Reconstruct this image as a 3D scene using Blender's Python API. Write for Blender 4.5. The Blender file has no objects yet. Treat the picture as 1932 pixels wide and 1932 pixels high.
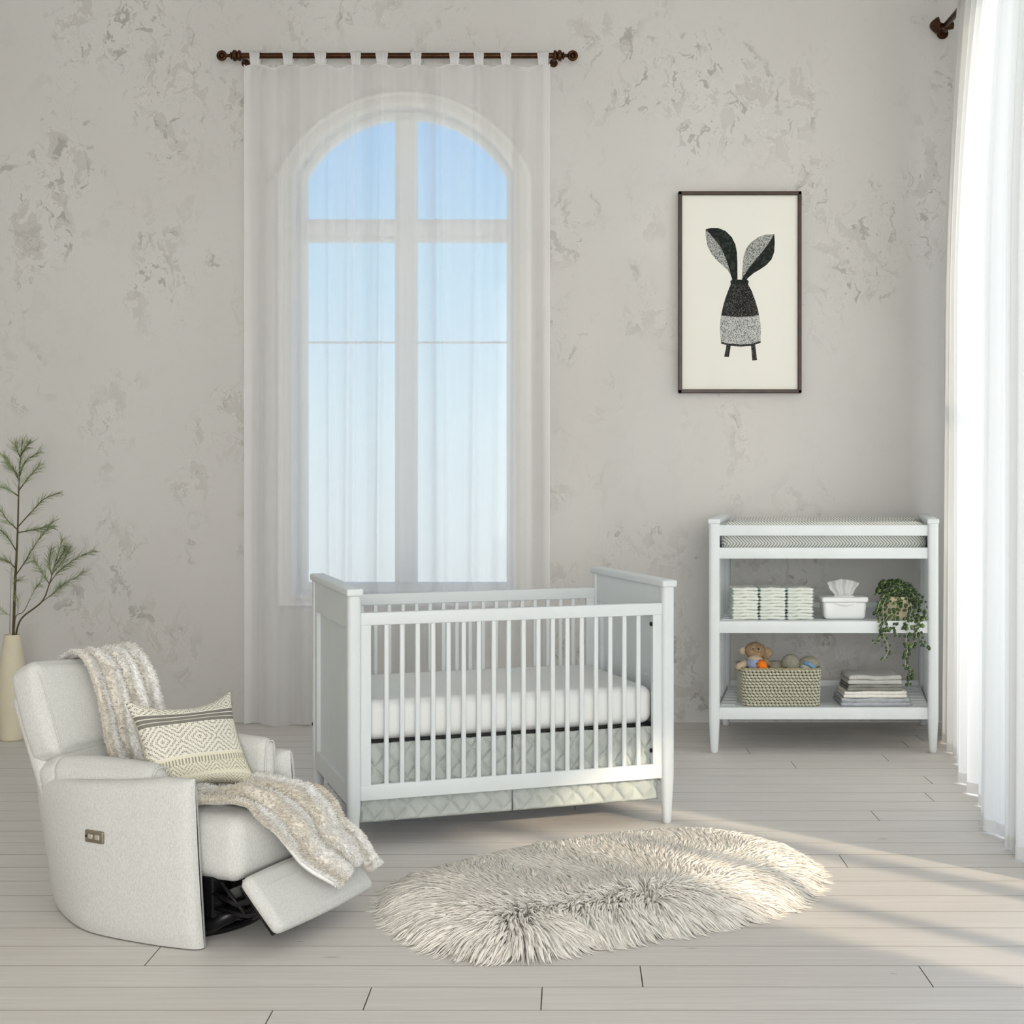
import bpy, math, random
import numpy as np
from mathutils import Vector, Matrix, noise as mn
R = math.radians
random.seed(7)
rng = np.random.default_rng(11)
scn = bpy.context.scene
COL = scn.collection

# ------------------------------------------------------------------ camera
cd = bpy.data.cameras.new('camera')
cam = bpy.data.objects.new('camera', cd)
COL.objects.link(cam)
cam.location = (0, 0, 1.5)
cam.rotation_euler = (R(90), 0, 0)
cd.sensor_width = 36
cd.sensor_fit = 'HORIZONTAL'
cd.lens = 2750 / 1932 * 36
cd.shift_x = (966 - 1080) / 1932
cd.shift_y = (880 - 966) / 1932
cd.clip_start = 0.05
scn.camera = cam

# ------------------------------------------------------------------ node helper
class NT:
    def __init__(s, tree):
        s.t = tree
    def n(s, typ, ins=None, **kw):
        nd = s.t.nodes.new(typ)
        for k, v in kw.items():
            setattr(nd, k, v)
        if ins:
            for k, v in ins.items():
                if isinstance(v, bpy.types.NodeSocket):
                    s.t.links.new(v, nd.inputs[k])
                else:
                    nd.inputs[k].default_value = v
        return nd
    def m(s, op, a, b=0.0, c=0.0, clamp=False):
        nd = s.n('ShaderNodeMath', {0: a, 1: b, 2: c}, operation=op)
        nd.use_clamp = clamp
        return nd.outputs[0]
    def mix(s, f, a, b, bt='MIX'):
        nd = s.n('ShaderNodeMix', data_type='RGBA', blend_type=bt)
        for k, v in ((0, f), (6, a), (7, b)):
            if isinstance(v, bpy.types.NodeSocket):
                s.t.links.new(v, nd.inputs[k])
            else:
                nd.inputs[k].default_value = v if k == 0 else c4(v)
        return nd.outputs[2]
    def noise(s, vec, scale, detail=2, rough=.5, dist=0.0):
        return s.n('ShaderNodeTexNoise', {'Vector': vec, 'Scale': scale, 'Detail': detail, 'Roughness': rough, 'Distortion': dist})
    def step(s, v, lo, hi):
        return s.n('ShaderNodeMapRange', {'Value': v, 'From Min': lo, 'From Max': hi, 'To Min': 0.0, 'To Max': 1.0},
                   interpolation_type='SMOOTHSTEP').outputs[0]
def c4(c):
    return tuple(c) + (1,) if len(c) == 3 else tuple(c)
def srgb(r, g, b):
    f = lambda v: (v/255/12.92) if v/255 <= .04045 else ((v/255+.055)/1.055)**2.4
    return (f(r), f(g), f(b))

# ------------------------------------------------------------------ sky, sun, daylight, added fill lamps
w = bpy.data.worlds.new('sky'); scn.world = w; w.use_nodes = True
W = NT(w.node_tree); w.node_tree.nodes.clear()
tc = W.n('ShaderNodeTexCoord')
sp = W.n('ShaderNodeSeparateXYZ', {0: tc.outputs['Generated']})
rp = W.n('ShaderNodeValToRGB', {0: W.m('MULTIPLY_ADD', sp.outputs[2], 1.6, .32)})
els = rp.color_ramp.elements
els[0].position = 0.20; els[0].color = c4(srgb(236, 246, 248))
els[1].position = 0.98; els[1].color = c4(srgb(110, 170, 240))
e = els.new(0.36); e.color = c4(srgb(220, 243, 252))
e = els.new(0.54); e.color = c4(srgb(178, 224, 252))
e = els.new(0.70); e.color = c4(srgb(120, 190, 250))
bg = W.n('ShaderNodeBackground', {0: rp.outputs[0], 1: 1.14})
W.n('ShaderNodeOutputWorld', {0: bg.outputs[0]})

sd = bpy.data.lights.new('sun', 'SUN'); sun = bpy.data.objects.new('sun', sd); COL.objects.link(sun)
sd.energy = 3.0; sd.angle = R(2.6); sd.color = (1.0, .82, .6)
sun.rotation_euler = Vector((-.74, .67, -.364)).to_track_quat('-Z', 'Y').to_euler()
sun.location = (4, -3, 4)

def area(name, loc, rot, sx, sy, e, col):
    l = bpy.data.lights.new(name, 'AREA'); o = bpy.data.objects.new(name, l); COL.objects.link(o)
    l.shape = 'RECTANGLE'; l.size = sx; l.size_y = sy; l.energy = e; l.color = col
    o.location = loc; o.rotation_euler = rot
    return o
area('rear_fill_light', (1.1, -4.6, 2.3), (R(90), 0, 0), 4.6, 3.8, 440, (1, .995, .985))  # added frontal fill from behind the camera; the rear wall has no window
area('near_side_fill_light', (2.38, .6, 2.0), (0, R(90), 0), 2.8, 3.2, 46, (.99, 1, .99))  # added fill lamp inside the room, no window at this spot
area('side_window_daylight', (2.6, 6.7, 2.1), (0, R(90), 0), 3.6, 2.6, 62, (.995, 1, .985))

scn.view_settings.view_transform = 'Standard'
scn.view_settings.look = 'None'
scn.view_settings.gamma = 1
scn.view_settings.exposure = 0.0
scn.view_settings.use_curve_mapping = False

# ------------------------------------------------------------------ materials
def newmat(name):
    m = bpy.data.materials.new(name); m.use_nodes = True
    m.node_tree.nodes.clear()
    return m, NT(m.node_tree)
def mat(name, col, rough=.6, metal=0.0, bump=0.0, bscale=50, var=0.0, vscale=8, spec=.4, stretch=(1, 1, 1), trans=0.0, attr=None, sheen=0.0):
    m, T = newmat(name)
    base = c4(col)
    b = T.n('ShaderNodeBsdfPrincipled', {'Roughness': rough, 'Metallic': metal, 'Specular IOR Level': spec, 'Base Color': base})
    if sheen: b.inputs['Sheen Weight'].default_value = sheen
    tc = T.n('ShaderNodeTexCoord')
    mp = T.n('ShaderNodeMapping', {'Vector': tc.outputs['Object'], 'Scale': stretch})
    if attr:
        at = T.n('ShaderNodeAttribute', attribute_name=attr)
        T.t.links.new(at.outputs['Color'], b.inputs['Base Color'])
    if var:
        nz = T.noise(mp.outputs[0], vscale, 4, .6)
        f = T.step(nz.outputs[0], .3, .7)
        lo = tuple(c*(1-var) for c in col)
        hi = tuple(min(1, c*(1+var*.5)) for c in col)
        cc = T.mix(f, lo, hi)
        if attr:
            fac = T.mix(f, (1-var,)*3, (1, 1, 1))
            cc = T.mix(1.0, at.outputs['Color'], fac, 'MULTIPLY')
        T.t.links.new(cc, b.inputs['Base Color'])
    if bump:
        nb = T.noise(mp.outputs[0], bscale, 3, .6)
        bp = T.n('ShaderNodeBump', {'Height': nb.outputs[0], 'Strength': bump, 'Distance': .01})
        T.t.links.new(bp.outputs[0], b.inputs['Normal'])
    out = T.n('ShaderNodeOutputMaterial')
    if trans:
        tr = T.n('ShaderNodeBsdfTranslucent', {0: base})
        mx = T.n('ShaderNodeMixShader', {0: trans, 1: b.outputs[0], 2: tr.outputs[0]})
        T.t.links.new(mx.outputs[0], out.inputs[0])
    else:
        T.t.links.new(b.outputs[0], out.inputs[0])
    return m

def wall_material():
    m, T = newmat('patinated wallpaper')
    tc = T.n('ShaderNodeTexCoord'); P = tc.outputs['Object']
    wn = T.noise(P, 3.5, 4, .6)
    wsub = T.n('ShaderNodeVectorMath', {0: wn.outputs['Color'], 1: (.5, .5, .5)}, operation='SUBTRACT')
    wsc = T.n('ShaderNodeVectorMath', {0: wsub.outputs[0], 'Scale': .32}, operation='SCALE')
    Q = T.n('ShaderNodeVectorMath', {0: P, 1: wsc.outputs[0]}, operation='ADD').outputs[0]
    rot = T.n('ShaderNodeMapping', {'Vector': Q, 'Rotation': (0, R(35), 0), 'Scale': (1.5, 1, 1.0)}).outputs[0]
    cl = T.noise(rot, 1.35, 3, .55)
    cluster = T.step(cl.outputs[0], .44, .60)
    vor = T.n('ShaderNodeTexVoronoi', {'Vector': Q, 'Scale': 11.0, 'Randomness': 1.0}, feature='F1')
    pick = T.m('GREATER_THAN', T.n('ShaderNodeSeparateColor', {0: vor.outputs['Color']}).outputs[0], .62)
    pn = T.noise(rot, 5.5, 5, .62, .5)
    patch = T.step(pn.outputs[0], .555, .575)
    pn2 = T.noise(rot, 8.5, 5, .62, .9)
    dark = T.step(pn2.outputs[0], .575, .59)
    pd = T.m('MULTIPLY', T.m('MULTIPLY', dark, cluster), T.m('MULTIPLY_ADD', pick, .6, .4))
    pl = T.m('MULTIPLY', patch, T.m('MULTIPLY_ADD', cluster, .85, .14))
    # thin contour lines
    ln = T.noise(Q, 8.0, 5, .62, .3)
    la = T.m('ABSOLUTE', T.m('SUBTRACT', ln.outputs[0], .5))
    line = T.m('SUBTRACT', 1.0, T.step(la, .002, .008))
    lnm = T.m('MULTIPLY', line, T.m('MULTIPLY_ADD', cluster, .75, .05))
    big = T.noise(P, .6, 2, .5)
    base = T.mix(T.step(big.outputs[0], .3, .7), srgb(211, 209, 206), srgb(219, 218, 215))
    c1 = T.mix(T.m('MULTIPLY', pl, .75), base, srgb(201, 199, 194))
    c2 = T.mix(T.m('MULTIPLY', pd, .9), c1, srgb(177, 176, 170))
    c3 = T.mix(T.m('MULTIPLY', lnm, .30), c2, srgb(160, 155, 146))
    rh = T.step(T.m('ABSOLUTE', T.m('SUBTRACT', pn.outputs[0], .54)), .0, .008)
    c4_ = T.mix(T.m('MULTIPLY', T.m('SUBTRACT', 1.0, rh), T.m('MULTIPLY', cluster, .35)), c3, srgb(238, 236, 230))
    b = T.n('ShaderNodeBsdfPrincipled', {'Base Color': c4_, 'Roughness': .75, 'Specular IOR Level': .2})
    bp = T.n('ShaderNodeBump', {'Height': T.m('ADD', pn.outputs[0], pd), 'Strength': .12, 'Distance': .01})
    T.t.links.new(bp.outputs[0], b.inputs['Normal'])
    T.n('ShaderNodeOutputMaterial', {0: b.outputs[0]})
    return m

def floor_material():
    m, T = newmat('whitewashed planks')
    tc = T.n('ShaderNodeTexCoord'); P = tc.outputs['Object']
    at = T.n('ShaderNodeAttribute', attribute_name='plank').outputs['Color']
    off = T.n('ShaderNodeVectorMath', {0: at, 'Scale': 9.0}, operation='SCALE').outputs[0]
    Q = T.n('ShaderNodeVectorMath', {0: P, 1: off}, operation='ADD').outputs[0]
    g1 = T.noise(T.n('ShaderNodeMapping', {'Vector': Q, 'Scale': (1.2, 30, 1)}).outputs[0], 2.2, 6, .65, .4)
    g2 = T.noise(T.n('ShaderNodeMapping', {'Vector': Q, 'Scale': (.8, 5, 1)}).outputs[0], 1.6, 3, .5)
    tint = T.n('ShaderNodeSeparateColor', {0: at}).outputs[0]
    a = T.mix(T.step(g1.outputs[0], .3, .75), srgb(214, 210, 205), srgb(228, 225, 221))
    b_ = T.mix(T.m('MULTIPLY', T.step(g2.outputs[0], .35, .7), .4), a, srgb(216, 212, 207))
    c_ = T.mix(T.m('MULTIPLY', tint, .25), b_, srgb(210, 206, 201))
    # knots
    kn = None
    for (kx, ky, kr) in ((-.737, 4.455, .030), (.371, 4.538, .020), (1.248, 5.87, .028), (-.86, 4.60, .016), (.95, 4.31, .014)):
        dv = T.n('ShaderNodeVectorMath', {0: P, 1: (-kx, -ky, 0)}, operation='ADD').outputs[0]
        ln_ = T.n('ShaderNodeVectorMath', {0: T.n('ShaderNodeMapping', {'Vector': dv, 'Scale': (1, 2.6, 0)}).outputs[0]}, operation='LENGTH').outputs['Value']
        q = T.m('SUBTRACT', 1.0, T.step(ln_, kr*.25, kr*1.25))
        kn = q if kn is None else T.m('MAXIMUM', kn, q)
    d_ = T.mix(T.m('MULTIPLY', kn, .55), c_, srgb(165, 155, 143))
    b = T.n('ShaderNodeBsdfPrincipled', {'Base Color': d_, 'Roughness': .5, 'Specular IOR Level': .28})
    bp = T.n('ShaderNodeBump', {'Height': g1.outputs[0], 'Strength': .06, 'Distance': .01})
    T.t.links.new(bp.outputs[0], b.inputs['Normal'])
    T.n('ShaderNodeOutputMaterial', {0: b.outputs[0]})
    return m

def sheer_material(name, col, opaque, transl, edge=.0):
    """woven cloth: part of the light passes straight through, the rest is scattered on both sides"""
    m, T = newmat(name)
    tc = T.n('ShaderNodeTexCoord')
    nz = T.noise(T.n('ShaderNodeMapping', {'Vector': tc.outputs['Object'], 'Scale': (7, 7, .12)}).outputs[0], 1.2, 2, .5)
    op = T.m('MULTIPLY_ADD', T.step(nz.outputs[0], .35, .68), .08, opaque - .04)
    if edge:
        lw = T.n('ShaderNodeLayerWeight', {0: .35})
        op = T.m('MULTIPLY_ADD', lw.outputs['Facing'], edge, op, clamp=True)
    d = T.n('ShaderNodeBsdfDiffuse', {0: c4(col)})
    tr = T.n('ShaderNodeBsdfTranslucent', {0: c4(col)})
    cl = T.n('ShaderNodeMixShader', {0: transl, 1: d.outputs[0], 2: tr.outputs[0]})
    tp = T.n('ShaderNodeBsdfTransparent', {0: (1, 1, 1, 1)})
    mx = T.n('ShaderNodeMixShader', {0: op, 1: tp.outputs[0], 2: cl.outputs[0]})
    T.n('ShaderNodeOutputMaterial', {0: mx.outputs[0]})
    return m

def chevron_material():
    m, T = newmat('herringbone cotton')
    tc = T.n('ShaderNodeTexCoord')
    s = T.n('ShaderNodeSeparateXYZ', {0: tc.outputs['Object']})
    t = T.m('ADD', T.m('MULTIPLY', s.outputs[1], .55), s.outputs[2])
    t = T.m('ADD', t, 10.012)
    tri = T.m('ABSOLUTE', T.m('SUBTRACT', T.m('FRACT', T.m('DIVIDE', t, .082)), .5))
    x = T.m('ADD', T.m('ADD', s.outputs[0], 10), T.m('MULTIPLY', tri, .078))
    st = T.m('ABSOLUTE', T.m('SUBTRACT', T.m('FRACT', T.m('DIVIDE', x, .0165)), .5))
    f = T.step(st, .14, .26)
    nz = T.noise(tc.outputs['Object'], 9, 3)
    dk = T.mix(T.step(nz.outputs[0], .3, .7), srgb(128, 134, 130), srgb(158, 162, 158))
    col = T.mix(f, dk, srgb(238, 239, 234))
    b = T.n('ShaderNodeBsdfPrincipled', {'Base Color': col, 'Roughness': .85, 'Specular IOR Level': .15})
    T.n('ShaderNodeOutputMaterial', {0: b.outputs[0]})
    return m

def stipple_material(name, a, b_, thr, sc=260):
    m, T = newmat(name)
    tc = T.n('ShaderNodeTexCoord')
    nz = T.noise(tc.outputs['Object'], sc, 1, .5)
    col = T.mix(T.step(nz.outputs[0], thr-.05, thr+.05), a, b_)
    b = T.n('ShaderNodeBsdfPrincipled', {'Base Color': col, 'Roughness': .8, 'Specular IOR Level': .1})
    T.n('ShaderNodeOutputMaterial', {0: b.outputs[0]})
    return m

def fabric_material(name, dk, lt, sc=420):
    m, T = newmat(name)
    tc = T.n('ShaderNodeTexCoord'); P = tc.outputs['Object']
    n1 = T.noise(T.n('ShaderNodeMapping', {'Vector': P, 'Scale': (1, 1, .25)}).outputs[0], sc*.45, 3, .7)
    n2 = T.noise(T.n('ShaderNodeMapping', {'Vector': P, 'Scale': (.3, .3, 1)}).outputs[0], sc, 2, .6)
    f = T.m('MULTIPLY_ADD', n1.outputs[0], .6, T.m('MULTIPLY', n2.outputs[0], .4))
    col = T.mix(T.step(f, .36, .62), dk, lt)
    b = T.n('ShaderNodeBsdfPrincipled', {'Base Color': col, 'Roughness': .9, 'Specular IOR Level': .12})
    bp = T.n('ShaderNodeBump', {'Height': f, 'Strength': .25, 'Distance': .004})
    T.t.links.new(bp.outputs[0], b.inputs['Normal'])
    T.n('ShaderNodeOutputMaterial', {0: b.outputs[0]})
    return m

M = dict(
    wall=wall_material(), floor=floor_material(),
    plain=mat('plain plaster', srgb(222, 220, 215), .8),
    seam=mat('plank seam', srgb(138, 129, 118), .95, spec=.05),
    trim=mat('window paint', srgb(235, 233, 228), .5, bump=.02),
    paint=mat('white nursery paint', srgb(226, 232, 234), .42, bump=.03, bscale=30, stretch=(1, 1, 1), var=.02),
    sheer=sheer_material('sheer voile', (.965, .965, .96), .50, .28, .42),
    voile_tab=sheer_material('gathered voile', (.955, .955, .95), .88, .3),
    drape=sheer_material('white drape', (.88, .88, .865), .95, .42, .04),
    bronze=mat('oiled bronze', srgb(74, 46, 26), .38, .7, bump=.2, bscale=40, var=.35, vscale=30),
    frame=mat('walnut frame', srgb(62, 42, 30), .35, 0, var=.3, vscale=12),
    gilt=mat('frame inner bead', srgb(140, 105, 75), .4, .3),
    paper=mat('print paper', srgb(240, 240, 232), .85, spec=.1),
    ink=stipple_material('black green ink', srgb(38, 42, 40), srgb(56, 62, 58), .55, 60),
    stip1=stipple_material('grey stipple ink', srgb(70, 74, 72), srgb(190, 192, 188), .47),
    stip2=stipple_material('dark stipple ink', srgb(34, 34, 34), srgb(120, 120, 118), .60),
    stip3=stipple_material('light stipple ink', srgb(96, 98, 97), srgb(205, 208, 205), .46),
    sheet=mat('white crib sheet', srgb(240, 241, 240), .85, spec=.1),
    quilt=mat('grey green quilted cotton', srgb(190, 196, 192), .85, bump=.25, bscale=60, var=.1, vscale=7, spec=.15),
    black=mat('black metal', (.008, .008, .009), .28, .3),
    dark=mat('dark void', (.02, .02, .02), .8),
    chevron=chevron_material(),
    diaper=mat('diaper', srgb(236, 240, 232), .8, bump=.3, bscale=60, var=.05, vscale=20, spec=.1),
    diaper2=mat('diaper back sheet', srgb(214, 232, 228), .6, bump=.3, bscale=60, spec=.2),
    plastic=mat('white plastic', srgb(238, 240, 240), .32, spec=.5),
    tissue=mat('tissue', srgb(240, 241, 240), .9, trans=.25, spec=.1),
    pot=mat('tan pot', srgb(226, 212, 182), .8, var=.08, bump=.1),
    leaf=mat('dark rounded leaf', srgb(78, 102, 62), .35, var=.45, vscale=40),
    leaf2=mat('pale green leaf', srgb(125, 150, 85), .5, var=.3, vscale=40),
    vine=mat('vine stem', srgb(185, 192, 160), .7),
    basket=mat('woven seagrass', srgb(190, 185, 150), .85, attr='col', spec=.15),
    bear=mat('brown plush', srgb(172, 146, 116), .95, bump=.8, bscale=90, var=.3, vscale=60, spec=.05),
    bear2=mat('pale plush', srgb(205, 185, 160), .95, bump=.7, bscale=90, spec=.05),
    orange=mat('orange felt', srgb(245, 130, 40), .9, spec=.05),
    lilac=mat('lilac blue plush', srgb(160, 170, 200), .95, bump=.6, bscale=90, spec=.05),
    greyplush=mat('grey plush', srgb(172, 168, 152), .95, bump=.7, bscale=90, var=.15, vscale=40, spec=.05),
    peach=mat('peach plush', srgb(205, 180, 150), .95, spec=.05),
    blueplush=mat('sky blue plush', srgb(135, 180, 215), .95, bump=.5, bscale=90, spec=.05),
    mint=mat('pale mint plush', srgb(205, 218, 210), .95, bump=.5, bscale=90, spec=.05),
    eye=mat('black bead', (.01, .01, .01), .2),
    cloth_blue=mat('blue grey muslin', srgb(192, 196, 202), .95, bump=.6, bscale=60, var=.15, vscale=30, stretch=(1, 1, 4), spec=.05),
    cloth_white=mat('cream muslin', srgb(244, 241, 234), .95, bump=.8, bscale=50, var=.08, vscale=40, spec=.05),
    cloth_dark=mat('charcoal knit', srgb(146, 146, 140), .95, bump=.6, bscale=60, var=.2, vscale=20, spec=.05),
    cloth_grey=mat('light grey jersey', srgb(200, 200, 195), .95, bump=.4, bscale=80, var=.08, vscale=12, spec=.05),
    uph=fabric_material('heathered linen upholstery', srgb(198, 198, 194), srgb(224, 225, 222), 900),
    piping=mat('upholstery piping', srgb(212, 212, 208), .9, spec=.1),
    pewter=mat('pewter', srgb(150, 143, 128), .35, .85, bump=.1),
    chrome=mat('switch', srgb(210, 205, 195), .25, .7),
    fleece=mat('striped plush fleece', srgb(240, 238, 232), 1.0, bump=.3, bscale=45, spec=.03, attr='col'),
    pillow=mat('woven pillow', srgb(225, 220, 200), .95, bump=.5, bscale=160, spec=.05, attr='col'),
    fur=mat('cream long wool', srgb(250, 248, 243), .8, spec=.05, attr='col'),
    vase=mat('ivory stoneware', srgb(222, 214, 190), .7, bump=.05, var=.03, spec=.25),
    bark=mat('green brown bark', srgb(92, 84, 56), .8, var=.3, vscale=30),
    needle=mat('pine needle', srgb(165, 180, 135), .6, var=.3, vscale=30, trans=.2),
    label=mat('printed label', srgb(120, 122, 120), .6),
)

# ------------------------------------------------------------------ geometry helpers
def at(px, py, d):
    return Vector(((px - 1080) * d / 2750, d, 1.5 - (py - 880) * d / 2750))

class MB:
    def __init__(s): s.v = []; s.f = []; s.c = []
    def add(s, vs, fs, c=None):
        o = len(s.v)
        s.v.extend([tuple(p) for p in vs]); s.f.extend([tuple(i + o for i in f) for f in fs])
        if c is not None: s.c.extend(c if isinstance(c, list) else [c]*len(vs))
        return s
    def box(s, x0, x1, y0, y1, z0, z1, r=.003, k=1, bulge=0, m=None, n=1):
        vs, fs = rbox((x1-x0, y1-y0, z1-z0), r, k, n, bulge)
        c = Vector(((x0+x1)/2, (y0+y1)/2, (z0+z1)/2))
        vs = [Vector(p) + c for p in vs]
        if m: vs = [m @ p for p in vs]
        return s.add(vs, fs)
    def tube(s, pts, rad, n=8, cap=True, sx=1, sy=1):
        pts = [Vector(p) for p in pts]
        L = len(pts)
        rad = rad if hasattr(rad, '__len__') else [rad]*L
        vs = []; up = Vector((0, 0, 1))
        t0 = (pts[1]-pts[0]).normalized()
        if abs(t0.z) > .9: up = Vector((1, 0, 0))
        a = t0.cross(up).normalized()
        for i, p in enumerate(pts):
            t = (pts[min(i+1, L-1)] - pts[max(i-1, 0)]).normalized()
            a = (a - t*a.dot(t)).normalized(); b = t.cross(a)
            for k in range(n):
                g = 2*math.pi*k/n
                vs.append(p + (a*math.cos(g)*sx + b*math.sin(g)*sy)*rad[i])
        fs = [(i*n+k, i*n+(k+1) % n, (i+1)*n+(k+1) % n, (i+1)*n+k) for i in range(L-1) for k in range(n)]
        if cap:
            fs.append(tuple(range(n-1, -1, -1))); fs.append(tuple((L-1)*n+k for k in range(n)))
        return s.add(vs, fs)
    def lathe(s, prof, n=32, c=(0, 0, 0), axis='z', m=None):
        vs = []
        for r_, z in prof:
            for k in range(n):
                g = 2*math.pi*k/n
                p = Vector((r_*math.cos(g), r_*math.sin(g), z))
                if axis == 'x': p = Vector((p.z, p.x, p.y))
                if axis == 'y': p = Vector((p.x, p.z, p.y))
                if m: p = m @ p
                vs.append(p + Vector(c))
        L = len(prof)
        fs = [(i*n+k, i*n+(k+1) % n, (i+1)*n+(k+1) % n, (i+1)*n+k) for i in range(L-1) for k in range(n)]
        if prof[0][0] > 1e-5: fs.append(tuple(range(n-1, -1, -1)))
        if prof[-1][0] > 1e-5: fs.append(tuple((L-1)*n+k for k in range(n)))
        return s.add(vs, fs)
    def ball(s, c, r, n=16, m=None):
        rr = r if hasattr(r, '__len__') else (r, r, r)
        L = n//2+1; vs = []; fs = []
        for i in range(L):
            th = math.pi*i/(L-1)
            for k in range(n):
                g = 2*math.pi*k/n
                p = Vector((rr[0]*math.sin(th)*math.cos(g), rr[1]*math.sin(th)*math.sin(g), rr[2]*math.cos(th)))
                if m: p = m @ p
                vs.append(p + Vector(c))
        fs = [(i*n+k, (i+1)*n+k, (i+1)*n+(k+1) % n, i*n+(k+1) % n) for i in range(L-1) for k in range(n)]
        return s.add(vs, fs)
    def grid(s, fn, nu, nv, cu=False, col=None):
        vs = []; cs = []
        for i in range(nu):
            for j in range(nv):
                a = i/(nu if cu else nu-1); b = j/(nv-1)
                vs.append(fn(a, b))
                if col: cs.append(col(a, b))
        fs = []
        for i in range(nu if cu else nu-1):
            i2 = (i+1) % nu
            for j in range(nv-1):
                fs.append((i*nv+j, i2*nv+j, i2*nv+j+1, i*nv+j+1))
        return s.add(vs, fs, cs if col else None)
    def build(s, name, m, parent=None, smooth=True, loc=None, solid=0, sharp=None, sub=0):
        me = bpy.data.meshes.new(name)
        me.from_pydata([tuple(p) for p in s.v], [], s.f)
        me.validate(clean_customdata=False)
        if s.c and len(s.c) == len(me.vertices):
            ca = me.color_attributes.new('col', 'FLOAT_COLOR', 'POINT')
            ca.data.foreach_set('color', np.array([c4(c) for c in s.c], dtype=np.float32).ravel())
        if smooth:
            me.polygons.foreach_set('use_smooth', [True]*len(me.polygons))
            if sharp: me.set_sharp_from_angle(angle=R(sharp))
        me.materials.append(m)
        o = bpy.data.objects.new(name, me); COL.objects.link(o)
        if parent: o.parent = parent
        if loc: o.location = loc
        if solid:
            md = o.modifiers.new('solid', 'SOLIDIFY'); md.thickness = solid; md.offset = 0
        if sub:
            md = o.modifiers.new('sub', 'SUBSURF'); md.levels = sub; md.render_levels = sub
        me.update()
        return o

def rbox(size, r, k=1, n=1, bulge=0):
    h = [max(1e-4, a/2) for a in size]; r = min(r, min(h)*.999)
    ax = []
    for a in h:
        l = [-a + r*(1-math.cos(math.pi/2*i/k)) if False else -a + r*i/k for i in range(k)]
        inner = [(-(a-r)) + 2*(a-r)*i/n for i in range(n+1)]
        u = l + inner + [-q for q in reversed(l)]
        ax.append(u)
    idx = {}; vs = []; fs = []
    def vid(p):
        key = tuple(round(q, 6) for q in p)
        if key in idx: return idx[key]
        inn = Vector([max(-(h[i]-r), min(h[i]-r, p[i])) for i in range(3)])
        d = Vector(p) - inn
        if d.length > 1e-9:
            nz = sum(1 for q in d if abs(q) > 1e-9)
            q = inn + d.normalized()*r if nz > 1 else Vector(p)
        else: q = Vector(p)
        if bulge:
            for i in range(3):
                o = [j for j in range(3) if j != i]
                wgt = 1
                for j in o: wgt *= max(0, 1-(p[j]/h[j])**2)
                q[i] += bulge*wgt*(p[i]/h[i])
        idx[key] = len(vs); vs.append(q); return idx[key]
    for i in range(3):
        a, b = (i+1) % 3, (i+2) % 3
        for sgn in (-1, 1):
            for p in range(len(ax[a])-1):
                for q in range(len(ax[b])-1):
                    quad = []
                    for (pp, qq) in ((p, q), (p+1, q), (p+1, q+1), (p, q+1)):
                        c = [0, 0, 0]; c[i] = sgn*h[i]; c[a] = ax[a][pp]; c[b] = ax[b][qq]
                        quad.append(vid(c))
                    if sgn < 0: quad.reverse()
                    if len(set(quad)) >= 3:
                        fs.append(tuple(dict.fromkeys(quad)))
    return vs, fs

def empty(name, loc, rz=0):
    o = bpy.data.objects.new(name, None); COL.objects.link(o)
    o.empty_display_size = .1
    o.location = loc; o.rotation_euler = (0, 0, rz)
    return o
def tag(o, label, cat, group=None, kind=None):
    o['label'] = label; o['category'] = cat
    if group: o['group'] = group
    if kind: o['kind'] = kind
    return o
def struct(o, label=None):
    o['kind'] = 'structure'
    if label: o['label'] = label
    return o
def copy_tree(o, parent=None):
    c = o.copy(); COL.objects.link(c)
    if parent: c.parent = parent
    for ch in list(o.children): copy_tree(ch, c)
    return c
def catmull(pts, n):
    pts = [Vector(p) for p in pts]; out = []
    L = len(pts)-1
    for i in range(n):
        t = i/(n-1)*L; k = min(int(t), L-1); f = t-k
        p0, p1, p2, p3 = pts[max(k-1, 0)], pts[k], pts[k+1], pts[min(k+2, L)]
        out.append(.5*((2*p1) + (p2-p0)*f + (2*p0-5*p1+4*p2-p3)*f*f + (3*p1-p0-3*p2+p3)*f**3))
    return out
def interp(x, xs, ys):
    return float(np.interp(x, xs, ys))

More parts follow.
